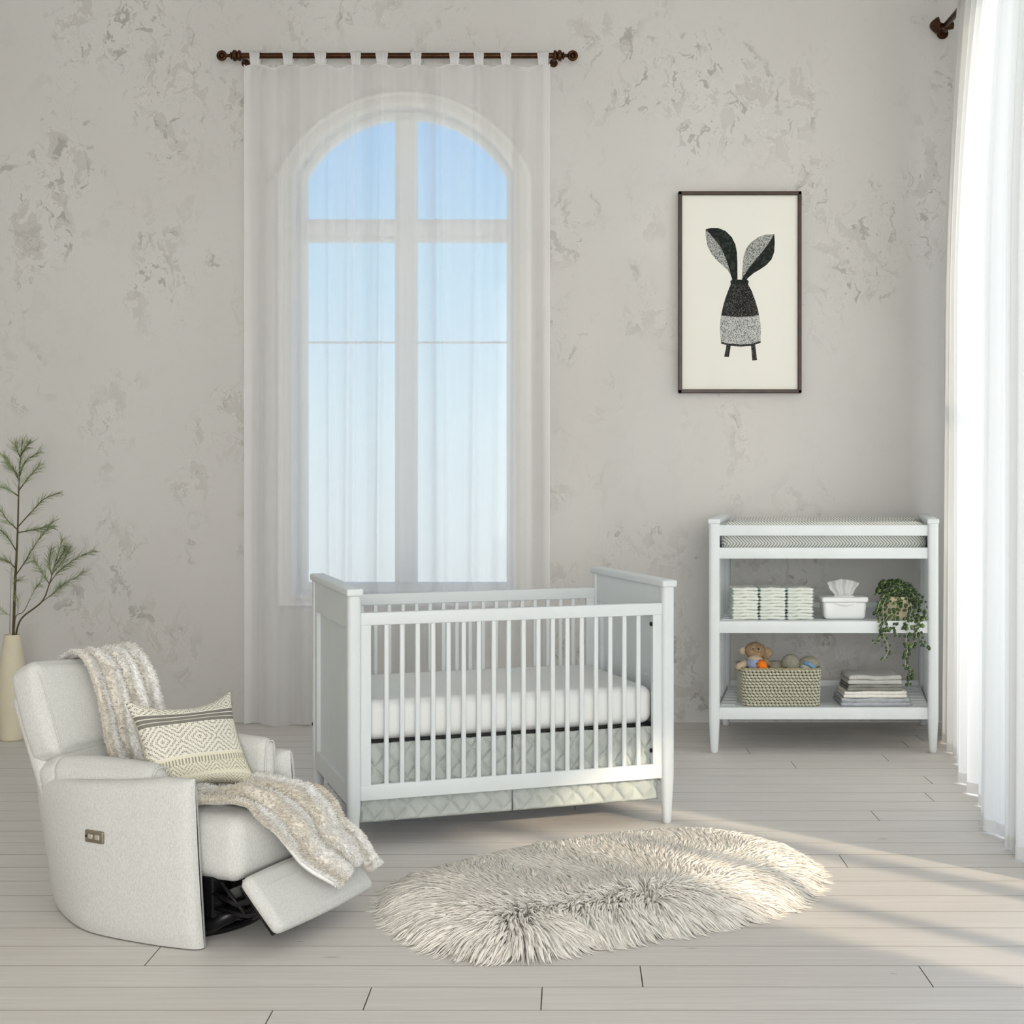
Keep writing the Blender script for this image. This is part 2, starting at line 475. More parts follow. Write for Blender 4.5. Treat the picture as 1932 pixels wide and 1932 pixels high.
def strands_mesh(name, base, dirs, L, w0, bend, m, cols, M_=5, flat=None, floor_z=None):
    """tapered three sided locks: base (N,3), dirs (N,3) start direction, bend (N,3) pulled towards along the lock"""
    N = len(base)
    pos = np.zeros((N, M_+1, 3)); pos[:, 0] = base
    d = dirs/np.linalg.norm(dirs, axis=1)[:, None]
    for k in range(M_):
        t = (k+1)/M_
        dd = d*(1-t) + bend*t
        dd /= np.linalg.norm(dd, axis=1)[:, None] + 1e-9
        pos[:, k+1] = pos[:, k] + dd*(L/M_)[:, None]
    if floor_z is not None:
        pos[:, 1:, 2] = np.maximum(pos[:, 1:, 2], floor_z)
    tan = np.gradient(pos, axis=1)
    tan /= np.linalg.norm(tan, axis=2)[:, :, None] + 1e-9
    ref = rng.normal(size=(N, 1, 3))
    if flat is not None: ref = np.array([0, 0, 1.0])[None, None] + ref*.18
    a = np.cross(tan, ref); a /= np.linalg.norm(a, axis=2)[:, :, None] + 1e-9
    b = np.cross(tan, a)
    tt = np.linspace(0, 1, M_+1)
    prof = (1 - tt**2.2)*.92 + .08
    rad = w0[:, None]*prof[None]
    V = np.zeros((N, M_+1, 3, 3))
    for k in range(3):
        g = 2*math.pi*k/3
        V[:, :, k] = pos + (a*math.cos(g) + b*math.sin(g)*(1 if flat is None else flat))*rad[:, :, None]
    idx = np.arange(N*(M_+1)*3).reshape(N, M_+1, 3)
    F = []
    for k in range(3):
        k2 = (k+1) % 3
        F.append(np.stack([idx[:, :-1, k], idx[:, :-1, k2], idx[:, 1:, k2], idx[:, 1:, k]], axis=-1).reshape(-1, 4))
    F = np.concatenate(F)
    C = np.repeat(cols, (M_+1)*3, axis=0)
    return V.reshape(-1, 3), F, C
def build_np(name, V, F, C, m, parent=None):
    me = bpy.data.meshes.new(name)
    me.vertices.add(len(V)); me.vertices.foreach_set('co', V.astype(np.float32).ravel())
    me.loops.add(len(F)*4); me.loops.foreach_set('vertex_index', F.astype(np.int32).ravel())
    me.polygons.add(len(F)); me.polygons.foreach_set('loop_start', np.arange(0, len(F)*4, 4, dtype=np.int32))
    me.update(calc_edges=True)
    me.polygons.foreach_set('use_smooth', [True]*len(me.polygons))
    ca = me.color_attributes.new('col', 'FLOAT_COLOR', 'POINT')
    cc = np.concatenate([C, np.ones((len(C), 1))], axis=1).astype(np.float32)
    ca.data.foreach_set('color', cc.ravel())
    me.materials.append(m)
    o = bpy.data.objects.new(name, me); COL.objects.link(o)
    if parent: o.parent = parent
    return o

# ================================================================== ROOM
WY = 8.56          # back wall plane
XL, XR, YR, ZC = -4.3, 2.45, -5.0, 4.45
WS = 2750/8.56
wx = lambda px: (px-1080)/WS
wz = lambda py: 1.5-(py-880)/WS

# floor planks, 0.179 m wide
fl = MB(); pc = []
joints = {4.379: (.203, 1.04), 4.205: (-.087, -.578), 4.048: (-.826, 1.9), 4.558: (-1.286, 1.75), 5.475: (1.03, -1.9)}
y = 4.379; k0 = int((4.379 - YR)/.179)
def rows():
    for k in range(-k0, 25):
        yield k, 4.379 + (k-1)*.179 + 0.0
special = {0: (.203, 1.04), -1: (-.087, -.578), -2: (-.826, 1.9), 1: (-1.286,), 7: (1.03, -1.6), 11: (1.30,), 13: (1.62, -.9)}
for k in range(-k0, 25):
    y0 = 4.379 + (k-1)*.179; y1 = y0+.179
    y0 = max(y0, YR); y1 = min(y1, WY)
    if y1 - y0 < .02: continue
    if k in special: js = sorted(special[k])
    else:
        rnd = random.Random(k*7+3)
        js = sorted([rnd.uniform(-3.8, -1.5), rnd.uniform(2.0, 2.4) if 0 < k < 12 else rnd.uniform(-.5, 2.2)])
    xs = [XL] + [j for j in js if XL+.1 < j < XR-.1] + [XR]
    for a, b in zip(xs[:-1], xs[1:]):
        vs, fs = rbox((b-a-.003, y1-y0-.0035, .02), .0004, 1, 1)
        c = Vector(((a+b)/2, (y0+y1)/2, -.01))
        fl.add([p+c for p in vs], fs)
        col = (random.random(), random.random(), random.random())
        pc += [col]*len(vs)
fl.add([(XL, YR, -.012), (XR, YR, -.012), (XR, WY, -.012), (XL, WY, -.012)], [(0, 1, 2, 3)]); pc += [(0, 0, 0)]*4
fo = fl.build('floor', M['floor'], smooth=False)
ca = fo.data.color_attributes.new('plank', 'FLOAT_COLOR', 'POINT')
ca.data.foreach_set('color', np.array([c4(c) for c in pc], dtype=np.float32).ravel())
fo.data.materials.append(M['seam'])
fo.data.polygons[len(fo.data.polygons)-1].material_index = 1
for p_ in fo.data.polygons:
    if abs(p_.normal.z) < .9: p_.material_index = 1      # plank sides coloured dark, painting groove shade into the joints
struct(fo, 'whitewashed wide plank floor')

# arched outline: centre x, half width, arc radius about (cx, cz), bottom
CX, CZ = wx(765), wz(435)
def arch(hw, rad, zb, n=28):
    """points from bottom left, up, over the arc, down to bottom right"""
    zs = CZ + math.sqrt(max(rad*rad-hw*hw, 0)); a0 = math.atan2(zs-CZ, hw)
    pts = [(CX-hw, zb)]
    for i in range(n+1):
        a = math.pi - a0 - (math.pi-2*a0)*i/n
        pts.append((CX+rad*math.cos(a), CZ+rad*math.sin(a)))
    pts.append((CX+hw, zb))
    return pts
def px(v): return v/WS
hole = arch(px(200), px(228), wz(1118))
wb = MB()
def wallface(yy, flip):
    vs = []; fs = []
    def q(*p):
        o = len(vs); vs.extend([(a, yy, b) for a, b in p]); fs.append(tuple(range(o, o+len(p))) if not flip else tuple(range(o+len(p)-1, o-1, -1)))
    hl, hr = hole[0][0], hole[-1][0]; zb = hole[0][1]
    q((XL, 0), (hl, 0), (hl, ZC), (XL, ZC)); q((hr, 0), (XR, 0), (XR, ZC), (hr, ZC))
    q((hl, 0), (hr, 0), (hr, zb), (hl, zb))
    for a, b in zip(hole[1:-2], hole[2:-1]):
        q(a, b, (b[0], ZC), (a[0], ZC))
    wb.add(vs, fs)
wallface(WY, False); wallface(WY+.22, True)
L = len(hole)
wb.add([(a, WY, b) for a, b in hole] + [(a, WY+.22, b) for a, b in hole],
       [(i, (i+1) % L, L+(i+1) % L, L+i) for i in range(L)])
struct(wb.build('wall_back', M['wall'], smooth=False), 'pale greige wall with mottled floral patina')

def slab(name, boxes, m):
    b = MB()
    for bx in boxes: b.box(*bx, r=.0005)
    return struct(b.build(name, m, smooth=False))
# right wall: tall curtained window and a low sunny window nearer the camera
slab('wall_right', [(XR, XR+.2, YR, 3.0, 0, ZC), (XR, XR+.2, 3.0, 4.75, 1.5, ZC), (XR, XR+.2, 4.75, 5.5, 0, ZC),
                    (XR, XR+.2, 5.5, 7.6, 4.15, ZC), (XR, XR+.2, 7.6, WY+.2, 0, ZC), (XR, XR+.2, 3.0, 4.75, 0, .12)], M['plain'])
slab('wall_left', [(XL-.2, XL, YR, WY+.2, 0, ZC)], M['plain'])
slab('wall_rear', [(XL, XR, YR-.2, YR, 0, ZC)], M['plain'])
slab('ceiling', [(XL-.2, XR+.2, YR-.2, WY+.22, ZC, ZC+.2)], M['plain'])

# ---- arched window
def ring(mb, inn, out, y0, y1):
    n = len(inn)
    vs = [(a, y0, b) for a, b in inn] + [(a, y0, b) for a, b in out] + [(a, y1, b) for a, b in out] + [(a, y1, b) for a, b in inn]
    fs = []
    for i in range(n):
        j = (i+1) % n
        fs += [(i, j, n+j, n+i), (n+i, n+j, 2*n+j, 2*n+i), (2*n+i, 2*n+j, 3*n+j, 3*n+i), (3*n+i, 3*n+j, j, i)]
    mb.add(vs, fs)
win = empty('window_1', (0, 0, 0)); struct(win, 'tall white arched window with a broad mullion and transom')
yf = WY+.06
f = MB()
ring(f, arch(px(190), px(217), wz(1101)), arch(px(203), px(231), wz(1120)), yf, yf+.07)
f.box(wx(743), wx(784), yf-.012, yf+.08, wz(1101), wz(217), r=.006)
f.box(wx(750), wx(777), yf-.03, yf, wz(1101), wz(222), r=.006)
f.box(wx(574), wx(956), yf, yf+.08, wz(452), wz(410), r=.006)
f.box(wx(574), wx(956), yf-.02, yf+.08, wz(444), wz(418), r=.006)
f.build('window_frame', M['trim'], win, smooth=False)
g = MB()
for x0, x1 in ((574, 744), (784, 956)):
    g.box(wx(x0), wx(x1), yf+.03, yf+.045, wz(645.5), wz(641.5), r=.001)
g.build('glazing_bar', M['trim'], win, smooth=False)
m_, T = newmat('window glass')
gb = T.n('ShaderNodeBsdfTransparent', {0: (.97, .985, .99, 1)})
gg = T.n('ShaderNodeBsdfGlossy', {0: (1, 1, 1, 1), 'Roughness': .03})
gm = T.n('ShaderNodeMixShader', {0: .012, 1: gb.outputs[0], 2: gg.outputs[0]})
T.n('ShaderNodeOutputMaterial', {0: gm.outputs[0]})
gp = arch(px(192), px(219), wz(1103))
g = MB(); n_ = len(gp)
g.add([(a, yf+.036, b) for a, b in gp] + [(a, yf+.040, b) for a, b in gp],
      [tuple(range(n_)), tuple(range(2*n_-1, n_-1, -1))] + [(i, n_+i, n_+(i+1) % n_, (i+1) % n_) for i in range(n_)])
g.build('pane', m_, win, smooth=False)
cs = MB()
ring(cs, arch(px(204), px(231), wz(1122)), arch(px(213), px(240), wz(1128)), WY-.045, WY)
ring(cs, arch(px(213), px(240), wz(1128)), arch(px(228), px(251), wz(1136)), WY-.025, WY)
ring(cs, arch(px(228), px(251), wz(1136)), arch(px(238), px(259), wz(1142)), WY-.04, WY)
struct(cs.build('trim_1', M['trim'], smooth=False), 'moulded white casing round the arched window')

# right wall windows
w2 = empty('window_2', (XR, 3.0, 0)); struct(w2, 'low window in the right wall nearest the camera')
f = MB()
f.box(.05, .12, 1.18, 1.30, .12, 1.5); f.box(.05, .10, .46, .56, .12, 1.5)
f.box(.04, .13, 0, .05, .12, 1.5); f.box(.04, .13, 1.70, 1.75, .12, 1.5)
f.box(.04, .13, 0, 1.75, .12, .17); f.box(.04, .13, 0, 1.75, 1.45, 1.5)
f.build('window_frame', M['trim'], w2, smooth=False)
w3 = empty('window_3', (XR, 5.5, 0)); struct(w3, 'tall window behind the white drape')
f = MB()
for yy in (0, 1.0, 2.04): f.box(.04, .12, yy, yy+.06, 0, 4.15)
for zz in (0, 2.0, 4.09): f.box(.04, .12, 0, 2.1, zz, zz+.06)
f.build('window_frame', M['trim'], w3, smooth=False)

# ================================================================== CURTAIN ROD + SHEER
ry, rz = 8.44, at(0, 105, 8.44).z
rx0, rx1 = at(455, 0, 8.44).x, at(1044, 0, 8.44).x
rod = tag(empty('curtain_rod', (0, 0, 0)), 'dark bronze curtain rod with ring finials above the arched window', 'curtain rod')
b = MB(); b.lathe([(.0165, rx0), (.0165, rx1)], 20, (0, ry, rz), 'x'); b.build('rod', M['bronze'], rod, sharp=40)
def finial(x, s):
    b = MB()
    prof = [(.017, 0), (.028, .002), (.032, .010), (.028, .018), (.021, .022), (.030, .027), (.033, .037), (.030, .046), (.016, .052), (.022, .056), (.022, .06), (.010, .066), (.009, .080), (.014, .085)]
    b.lathe([(r_, s*t) for r_, t in prof], 20, (x, ry, rz), 'x')
    # ring end, facing the room
    t = []
    c = Vector((x + s*.112, ry, rz))
    for i in range(25):
        a = 2*math.pi*i/24
        t.append(c + Vector((math.cos(a)*.022, 0, math.sin(a)*.022)))
    b.tube(t, .0095, 10, cap=False)
    b.ball(c, (.014, .010, .014), 12)
    b.build('finial', M['bronze'], rod, sharp=60)
finial(rx0, -1); finial(rx1, 1)
for x in (rx0+.0, rx1-.0):
    b = MB(); b.tube([(x, ry, rz-.002), (x, ry+.06, rz-.01), (x, WY, rz-.012)], .007, 10)
    b.lathe([(.024, -.008), (.024, 0)], 20, (x, WY, rz-.012), 'y'); b.build('bracket', M['bronze'], rod, sharp=40)

tabs = [481.5, 544, 605.3, 672, 721, 785.4, 857.8, 903.8, 954.7, 1024.8]
sh = tag(empty('sheer_curtain', (at(750, 0, ry).x, ry, 0)), 'sheer white tab-top curtain over the arched window', 'curtain')
X0 = sh.location.x
cxl, cxr = at(460, 0, ry).x - X0, at(1038, 0, ry).x - X0
tx = [at(t, 0, ry).x - X0 for t in tabs]
ztop = at(0, 121, ry).z
folds = [(random.uniform(5, 24), random.uniform(0, 6.3), random.uniform(.3, 1)) for _ in range(9)]
deep = [(at(p, 0, ry).x - X0, wdt, amp) for p, wdt, amp in ((490, .030, .05), (512, .035, .05), (531, .02, .045), (566, .02, .035), (620, .012, .035), (660, .014, .03), (668, .01, .03), (720, .010, .035), (768, .03, .03), (822, .014, .03), (833, .01, .025), (900, .014, .04), (935, .02, .03), (968, .02, .04), (1000, .03, .05), (1022, .03, .05))]
def sheer(a, b_):
    x = cxl + (cxr-cxl)*a
    # sag between tabs
    dmin = min(abs(x-t) for t in tx); sag = .022*min(1, (dmin/.08))**2 if 0 < a < 1 else 0
    z = (ztop - sag)*(1-b_) + (.006+.006*math.sin(a*40))*b_
    y_ = 0
    for fq, ph, am in folds:
        y_ += .0085*am*math.sin(fq*x*1.6+ph + .5*math.sin(b_*2+ph))
    for c_, wd, am in deep:
        c2 = c_ + .03*b_*math.sin(c_*9)
        wd2 = wd*(1+1.2*b_)
        y_ += am*.85*(.25+.9*min(1, b_*1.6))*math.exp(-((x-c2)/wd2)**2)*(1 if int(c_*1000) % 2 else -1)
    flare = .012*b_*math.sin(a*math.pi*2)
    y_ = max(-.16, min(.045, y_))
    return (x+flare*.4, y_*.85, z)
b = MB(); b.grid(sheer, 420, 40); b.build('curtain_panel', M['sheer'], sh)
# folded header and side hems
b = MB()
hp = [Vector(sheer(i/199, 0)) + Vector((0, -.002, -.003)) for i in range(200)]
b.tube(hp, .0045, 6)
b.build('header_hem', M['voile_tab'], sh)
for s_ in (0, 1):
    b = MB(); b.grid(lambda a, c: Vector(sheer(s_ + (a*.022 if s_ == 0 else -a*.022), c)) + Vector((0, -.004, 0)), 6, 40)
    b.build('side_hem', M['sheer'], sh)
for i, t in enumerate(tx):
    b = MB(); wd = random.uniform(.028, .036)
    def tabf(a, c, t=t, wd=wd, i=i):
        g = a*2*math.pi
        rr = .0245
        yy = rr*math.sin(g)*1.0
        zz = rz + rr*math.cos(g)
        if math.cos(g) < 0:
            zz = rz + (ztop - rz - .006)*(-math.cos(g))
            yy *= .75
        pinch = 1 - .22*max(0, -math.cos(g))
        rip = .003*math.sin(c*19+i) * (1 if True else 0)
        return (t + (c-.5)*2*wd*pinch, yy + rip*.5*(1 if math.sin(g) > 0 else -1), zz + .0016*math.sin(c*23+i))
    b.grid(tabf, 24, 22, cu=True); b.build('tab', M['voile_tab'], sh)

# ================================================================== RIGHT ROD + DRAPE
rod2 = tag(empty('curtain_rod', (0, 0, 0)), 'short visible end of a dark bronze curtain rod in the top right corner', 'curtain rod')
Z2 = 4.04
b = MB(); b.tube([(2.15, 8.42, Z2), (2.15, 7.9, Z2), (2.12, 7.3, Z2), (2.0, 6.6, Z2), (1.86, 6.0, Z2), (1.84, 5.3, Z2)], .017, 14); b.build('rod', M['bronze'], rod2)
b = MB(); b.lathe([(.012, -.09), (.030, -.075), (.046, -.055), (.050, -.045), (.020, -.03), (.014, -.012), (.024, 0), (.024, .02), (.02, .045)], 20, (2.15, 8.40, Z2), 'x')
b.build('finial', M['bronze'], rod2, sharp=50)
b = MB(); b.tube([(2.17, 8.40, Z2), (2.17, WY, Z2)], .014, 10); b.lathe([(.035, -.012), (.03, 0)], 16, (2.17, WY, Z2), 'y'); b.build('bracket', M['bronze'], rod2)
plan = catmull([(2.13, 8.20, 0), (2.05, 7.75, 0), (1.965, 7.25, 0), (1.885, 6.75, 0), (1.80, 6.25, 0), (1.755, 5.85, 0), (1.745, 5.55, 0), (1.80, 5.2, 0)], 260)
dr = tag(empty('drape', (1.9, 6.6, 0)), 'full length white pleated drape along the right wall', 'curtain')
tplan = catmull([(2.15, 8.03, 0), (2.15, 7.85, 0), (2.13, 7.4, 0), (2.05, 6.9, 0), (1.93, 6.35, 0), (1.85, 5.9, 0), (1.84, 5.55, 0), (1.84, 5.2, 0)], 260)
def drape(a, b_):
    t = a*259; k = min(int(t), 258); p = plan[k].lerp(plan[k+1], t-k)
    tn = (plan[k+1]-plan[k]).normalized(); nn = Vector((-tn.y, tn.x, 0))
    amp = .028 + .022*b_
    ph = a*2*math.pi*17
    o = amp*math.sin(ph + 1.2*math.sin(a*31)) + .012*math.sin(ph*2.3+1)
    o += .02*b_*math.sin(a*23+2)
    sl = .03*b_*math.sin(a*44)
    p = p + nn*o + tn*(.012*math.cos(ph)+sl)
    wq = max(0, 1-b_/.42)**1.6
    p = p + (tplan[k]-plan[k])*wq
    z = (Z2+.05)*(1-b_) + .008
    if b_ < .02: pass
    return (p.x-1.9, p.y-6.6, z)
b = MB(); b.grid(drape, 620, 24); b.build('curtain_panel', M['drape'], dr)
b = MB()
b.grid(lambda a, c: Vector(drape(a, 1-.012*c)) + Vector((-.003, -.003, 0)), 620, 3); b.build('hem', M['drape'], dr)

# ================================================================== FRAMED PRINT
fy = 8.525; FS = 2750/fy
pr = tag(empty('framed_print', (at(1396, 0, fy).x, fy, at(0, 551.5, fy).z)), 'narrow dark framed print of a vase with two large ears or leaves', 'picture')
Wf, Hf = .7197, 1.179; U = Wf/1020
b = MB(); t_ = .0215
for (x0, x1, z0, z1) in ((-Wf/2, Wf/2, Hf/2-t_, Hf/2), (-Wf/2, Wf/2, -Hf/2, -Hf/2+t_), (-Wf/2, -Wf/2+t_, -Hf/2, Hf/2), (Wf/2-t_, Wf/2, -Hf/2, Hf/2)):
    b.box(x0, x1, -.012, .033, z0, z1, r=.004)
b.build('frame', M['frame'], pr, smooth=False)
b = MB()
i0 = t_-.005
for (x0, x1, z0, z1) in ((-Wf/2+i0, Wf/2-i0, Hf/2-i0-.005, Hf/2-i0), (-Wf/2+i0, Wf/2-i0, -Hf/2+i0, -Hf/2+i0+.005), (-Wf/2+i0, -Wf/2+i0+.005, -Hf/2+i0, Hf/2-i0), (Wf/2-i0-.005, Wf/2-i0, -Hf/2+i0, Hf/2-i0)):
    b.box(x0, x1, -.008, .005, z0, z1, r=.001)
b.build('inner_bead', M['gilt'], pr, smooth=False)
b = MB(); b.box(-Wf/2+.01, Wf/2-.01, .006, .030, -Hf/2+.01, Hf/2-.01, r=.001); b.build('print_sheet', M['paper'], pr, smooth=False)
def motif(name, pts, m, dy=.0):
    P2 = [((x-687)*U, -(y-974)*U) for x, y in pts]
    n = len(P2); b = MB()
    b.add([(x, .0052-dy, z) for x, z in P2] + [(x, .0065, z) for x, z in P2], [tuple(range(n)), tuple(range(2*n-1, n-1, -1))] + [(i, (i+1) % n, n+(i+1) % n, n+i) for i in range(n)])
    b.build(name, m, pr, smooth=False)
mid = [(403, 450), (450, 500), (500, 560), (540, 620), (570, 690), (590, 750), (608, 810), (625, 870)]
motif('printed_ear', [(403, 450), (450, 439), (510, 440), (570, 465), (620, 515), (650, 575), (663, 640), (667, 720), (668, 870)] + mid[::-1][:-1], M['ink'])
motif('printed_ear', mid + [(610, 825), (585, 785), (540, 745), (490, 700), (450, 650), (420, 590), (407, 530), (402, 480)], M['stip1'])
mid = [(973, 490), (930, 560), (880, 630), (820, 700), (770, 760), (735, 815), (705, 862)]
motif('printed_ear', [(973, 490), (977, 560), (972, 640), (950, 700), (910, 745), (860, 780), (800, 815), (760, 850), (740, 872), (710, 872)] + mid[::-1][:-1], M['ink'])
motif('printed_ear', mid + [(707, 800), (712, 720), (722, 660), (742, 608), (780, 560), (840, 515), (900, 495)], M['stip1'])
motif('printed_neck', [(608, 880), (625, 868), (745, 868), (762, 880), (756, 905), (612, 905)], M['ink'], .0002)
motif('printed_body', [(612, 905), (755, 905), (785, 960), (815, 1040), (838, 1120), (846, 1162), (770, 1174), (690, 1178), (610, 1174), (532, 1165), (545, 1100), (565, 1030), (590, 960)], M['stip2'])
motif('printed_body', [(532, 1165), (610, 1174), (690, 1178), (770, 1174), (846, 1162), (858, 1230), (862, 1300), (858, 1385), (780, 1405), (690, 1410), (600, 1405), (530, 1385), (522, 1290), (524, 1220)], M['stip3'])
motif('printed_hem', [(530, 1383), (600, 1400), (690, 1406), (780, 1400), (860, 1376), (860, 1392), (780, 1418), (690, 1424), (600, 1416), (534, 1400)], M['stip2'], .0002)
motif('printed_leg', [(577, 1408), (613, 1410), (597, 1510), (558, 1507)], M['stip2'])
motif('printed_leg', [(780, 1412), (815, 1408), (830, 1535), (790, 1540)], M['stip2'])

# ================================================================== CRIB
cr = tag(empty('crib', (-.8545, 5.69, 0), math.atan2(.439, 1.2512)), 'white wooden slatted crib with panelled ends in front of the window', 'crib')
CL, CDp, CH = 1.326, .82, 1.024
pw = .026
def leg(x, y, tgt, top, tp, rad=.027, sy=1.0, foot=.017):
    b = MB()
    prof = [(foot*.8, 0), (foot, .004), (foot+.002, .02), (rad*.98, tp), (rad, tp+.03), (rad, top-.004), (rad, top)]
    n = 28; vs = []
    for r_, z in prof:
        for k in range(n):
            g = 2*math.pi*k/n; cx, cy = math.cos(g), math.sin(g)
            sq = 1/(abs(cx)**3.2+abs(cy)**3.2)**(1/3.2)
            f = 1 if z > tp*.6 else z/(tp*.6)
            q = (1-f)*1 + f*sq
            vs.append((x+cx*r_*q, y+cy*r_*q*sy, z))
    fs = [(i*n+k, i*n+(k+1) % n, (i+1)*n+(k+1) % n, (i+1)*n+k) for i in range(len(prof)-1) for k in range(n)]
    fs += [tuple(range(n-1, -1, -1)), tuple((len(prof)-1)*n+k for k in range(n))]
    b.add(vs, fs); return b.build('leg', M['paint'], tgt, sharp=50)
for x in (0, CL):
    for y_ in (0, CDp):
        leg(x, y_, cr, .995, .19)
    b = MB(); b.box(x-.033, x+.033, -.035, CDp+.035, .994, 1.024, r=.008, k=3); b.build('cap_rail', M['paint'], cr, sharp=40)
    s_ = -1 if x == 0 else 1
    b = MB()
    b.box(x-.020, x+.020, .02, CDp-.02, .862, .996, r=.002)
    b.box(x-.020, x+.020, .02, CDp-.02, .172, .25, r=.002)
    b.box(x-.020, x+.020, .02, .075, .24, .87, r=.002); b.box(x-.020, x+.020, CDp-.075, CDp-.02, .24, .87, r=.002)
    b.build('end_frame', M['paint'], cr, smooth=False)
    b = MB(); b.box(x-.004, x+.004, .07, CDp-.07, .245, .866, r=.001); b.build('end_panel', M['paint'], cr, smooth=False)
for y_ in (0, CDp):
    b = MB(); b.box(.026, CL-.026, y_-.014, y_+.014, .878, .928, r=.004, k=2); b.build('top_rail', M['paint'], cr, sharp=40)
    b = MB(); b.box(.026, CL-.026, y_-.014, y_+.014, .193, .254, r=.004, k=2); b.build('bottom_rail', M['paint'], cr, sharp=40)
    for x0 in (.027, CL-.027-.040):
        b = MB(); b.box(x0, x0+.040, y_-.012, y_+.012, .252, .880, r=.002); b.build('stile', M['paint'], cr, smooth=False)
    for i in range(18):
        x = .067 + (CL-.134)*(i+1)/19
        b = MB(); b.box(x-.0095, x+.0095, y_-.0085, y_+.0085, .25, .882, r=.0055, k=2); b.build('slat', M['paint'], cr, sharp=40)
b = MB()
b.box(.04, CL-.04, .03, CDp-.03, .4085, .415, r=.001)
b.build('mattress_support', M['black'], cr, smooth=False)
for (x, y_, z) in ((-.0275, CDp-.002, .36),):
    b = MB(); b.lathe([(.008, 0), (.008, -.002)], 14, (x+.001, y_-.0, z), 'x'); b.build('bolt_hole', M['dark'], cr)
for z in (.31, .84):
    b = MB(); b.ball((CL-.072, .0, z), (.006, .010, .010), 12); b.build('bolt', M['black'], cr)

rot = cr.rotation_euler.z; base = Vector(cr.location)
def crib_pt(x, y, z): return base + Matrix.Rotation(rot, 3, 'Z') @ Vector((x, y, z))
mt = MB(); mt.box(.048, CL-.048, .028, CDp-.028, .4155, .575, r=.045, k=5, bulge=.006, n=10)
mo = mt.build('mattress', M['sheet']); mo.location = base; mo.rotation_euler.z = rot
tag(mo, 'white sheeted mattress lying inside the crib', 'mattress')
# quilted skirt
sk = tag(empty('crib_skirt', base, rot), 'grey green quilted skirt hanging below the crib mattress', 'crib skirt')
def quilt(x, z):
    p, q = .088, .104
    u = x/p + .0; v = z/q
    wv = .12*math.sin(2*math.pi*u)
    d1 = abs(math.sin(math.pi*(u+v+wv*.5))); d2 = abs(math.sin(math.pi*(u-v-wv*.5)))
    f = min(d1, d2)
    return .013*min(1, f*1.6)**.6 + .0025*math.sin(x*61+z*43)
for (a0, a1) in ((.030, .655), (.661, CL-.030)):
    b = MB()
    def fr(a, c, a0=a0, a1=a1):
        x = a0+(a1-a0)*a; z = .098 + .309*c
        e = min(1, min((x-a0), (a1-x))/.01, c*.3/.008)
        return (x, .036 - quilt(x, z)*max(0, e), z)
    b.grid(fr, 190, 70)
    b.build('front_panel', M['quilt'], sk, solid=.004)
for xs in (.032, CL-.032):
    b = MB(); sg = -1 if xs < .5 else 1
    b.grid(lambda a, c: (xs + sg*quilt(a*(CDp-.08), .098+.3*c)*.3 - sg*.006, .040+a*(CDp-.085), .098+.30*c), 90, 40)
    b.build('side_panel', M['quilt'], sk, solid=.004)

# ================================================================== CHANGING TABLE
TX, TY = .744, 7.639
TW, TD, SK = 1.145, .81, .145     # width, depth, plan skew of the frame
tb = tag(empty('changing_table', (TX, TY, 0)), 'white three tier changing table by the right drape', 'changing table')
def skew(o):
    for v in o.data.vertices: v.co.x += SK*v.co.y/TD
    return o
for x in (0, TW):
    for y_ in (0, TD):
        skew(leg(x, y_, tb, 1.20, .17, rad=.029, foot=.019))
    b = MB(); b.box(x-.032, x+.032, -.034, TD+.034, 1.199, 1.226, r=.008, k=3); skew(b.build('cap_rail', M['paint'], tb, sharp=40))
    b = MB(); b.box(x-.014, x+.014, .02, TD-.02, 1.02, 1.199, r=.002); skew(b.build('side_rail', M['paint'], tb, smooth=False))
    b = MB(); b.box(x-.012, x+.012, .02, TD-.02, .19, .235, r=.002); skew(b.build('side_rail', M['paint'], tb, smooth=False))
    for i in range(7):
        y_ = .03 + (TD-.06)*(i+.5)/7
        b = MB(); b.box(x-.007, x+.007, y_-.011, y_+.011, .23, 1.02, r=.003); skew(b.build('side_slat', M['paint'], tb, smooth=False))
for (z0, z1) in ((1.137, 1.193), (1.017, 1.075), (.628, .690), (.176, .238)):
    b = MB(); b.box(.027, TW-.027, -.014, .014, z0, z1, r=.003, k=2); skew(b.build('front_rail', M['paint'], tb, sharp=40))
for (z0, z1) in ((1.137, 1.193), (1.017, 1.075), (.640, .712), (.19, .262)):
    b = MB(); b.box(.027, TW-.027, TD-.012, TD+.012, z0, z1, r=.003, k=2); skew(b.build('back_rail', M['paint'], tb, sharp=40))
for z in (1.035, .685, .231):
    b = MB(); b.box(.02, TW-.02, .012, TD-.012, z-.016, z, r=.001)
    for i in range(1, 8):
        yy = .012 + (TD-.024)*i/8
        if z < 1:
            b.box(.03, .10, yy-.004, yy+.004, z-.002, z+.003, r=.001); b.box(TW-.10, TW-.03, yy-.004, yy+.004, z-.002, z+.003, r=.001)
    skew(b.build('shelf', M['paint'], tb, smooth=False))
# contoured pad
pd = MB()
def padf(a, c):
    return None
vs, fs = rbox((TW-.055, TD-.10, .15), .055, 6, 14, 0)
out = []
for p in vs:
    p = Vector(p)
    if p.z > 0:
        e = abs(p.y)/((TD-.10)/2)
        p.z += .045*e**3 - .035*(1-e*e)
        ex = abs(p.x)/((TW-.075)/2)
    p.x += SK*p.y/TD
    out.append(p)
pd.add(out, fs)
po = pd.build('changing_pad', M['chevron']); po.location = (TX+TW/2+SK/2, TY+TD/2, 1.036+.075)
tag(po, 'contoured changing pad in grey and white herringbone on the top tier', 'changing pad')

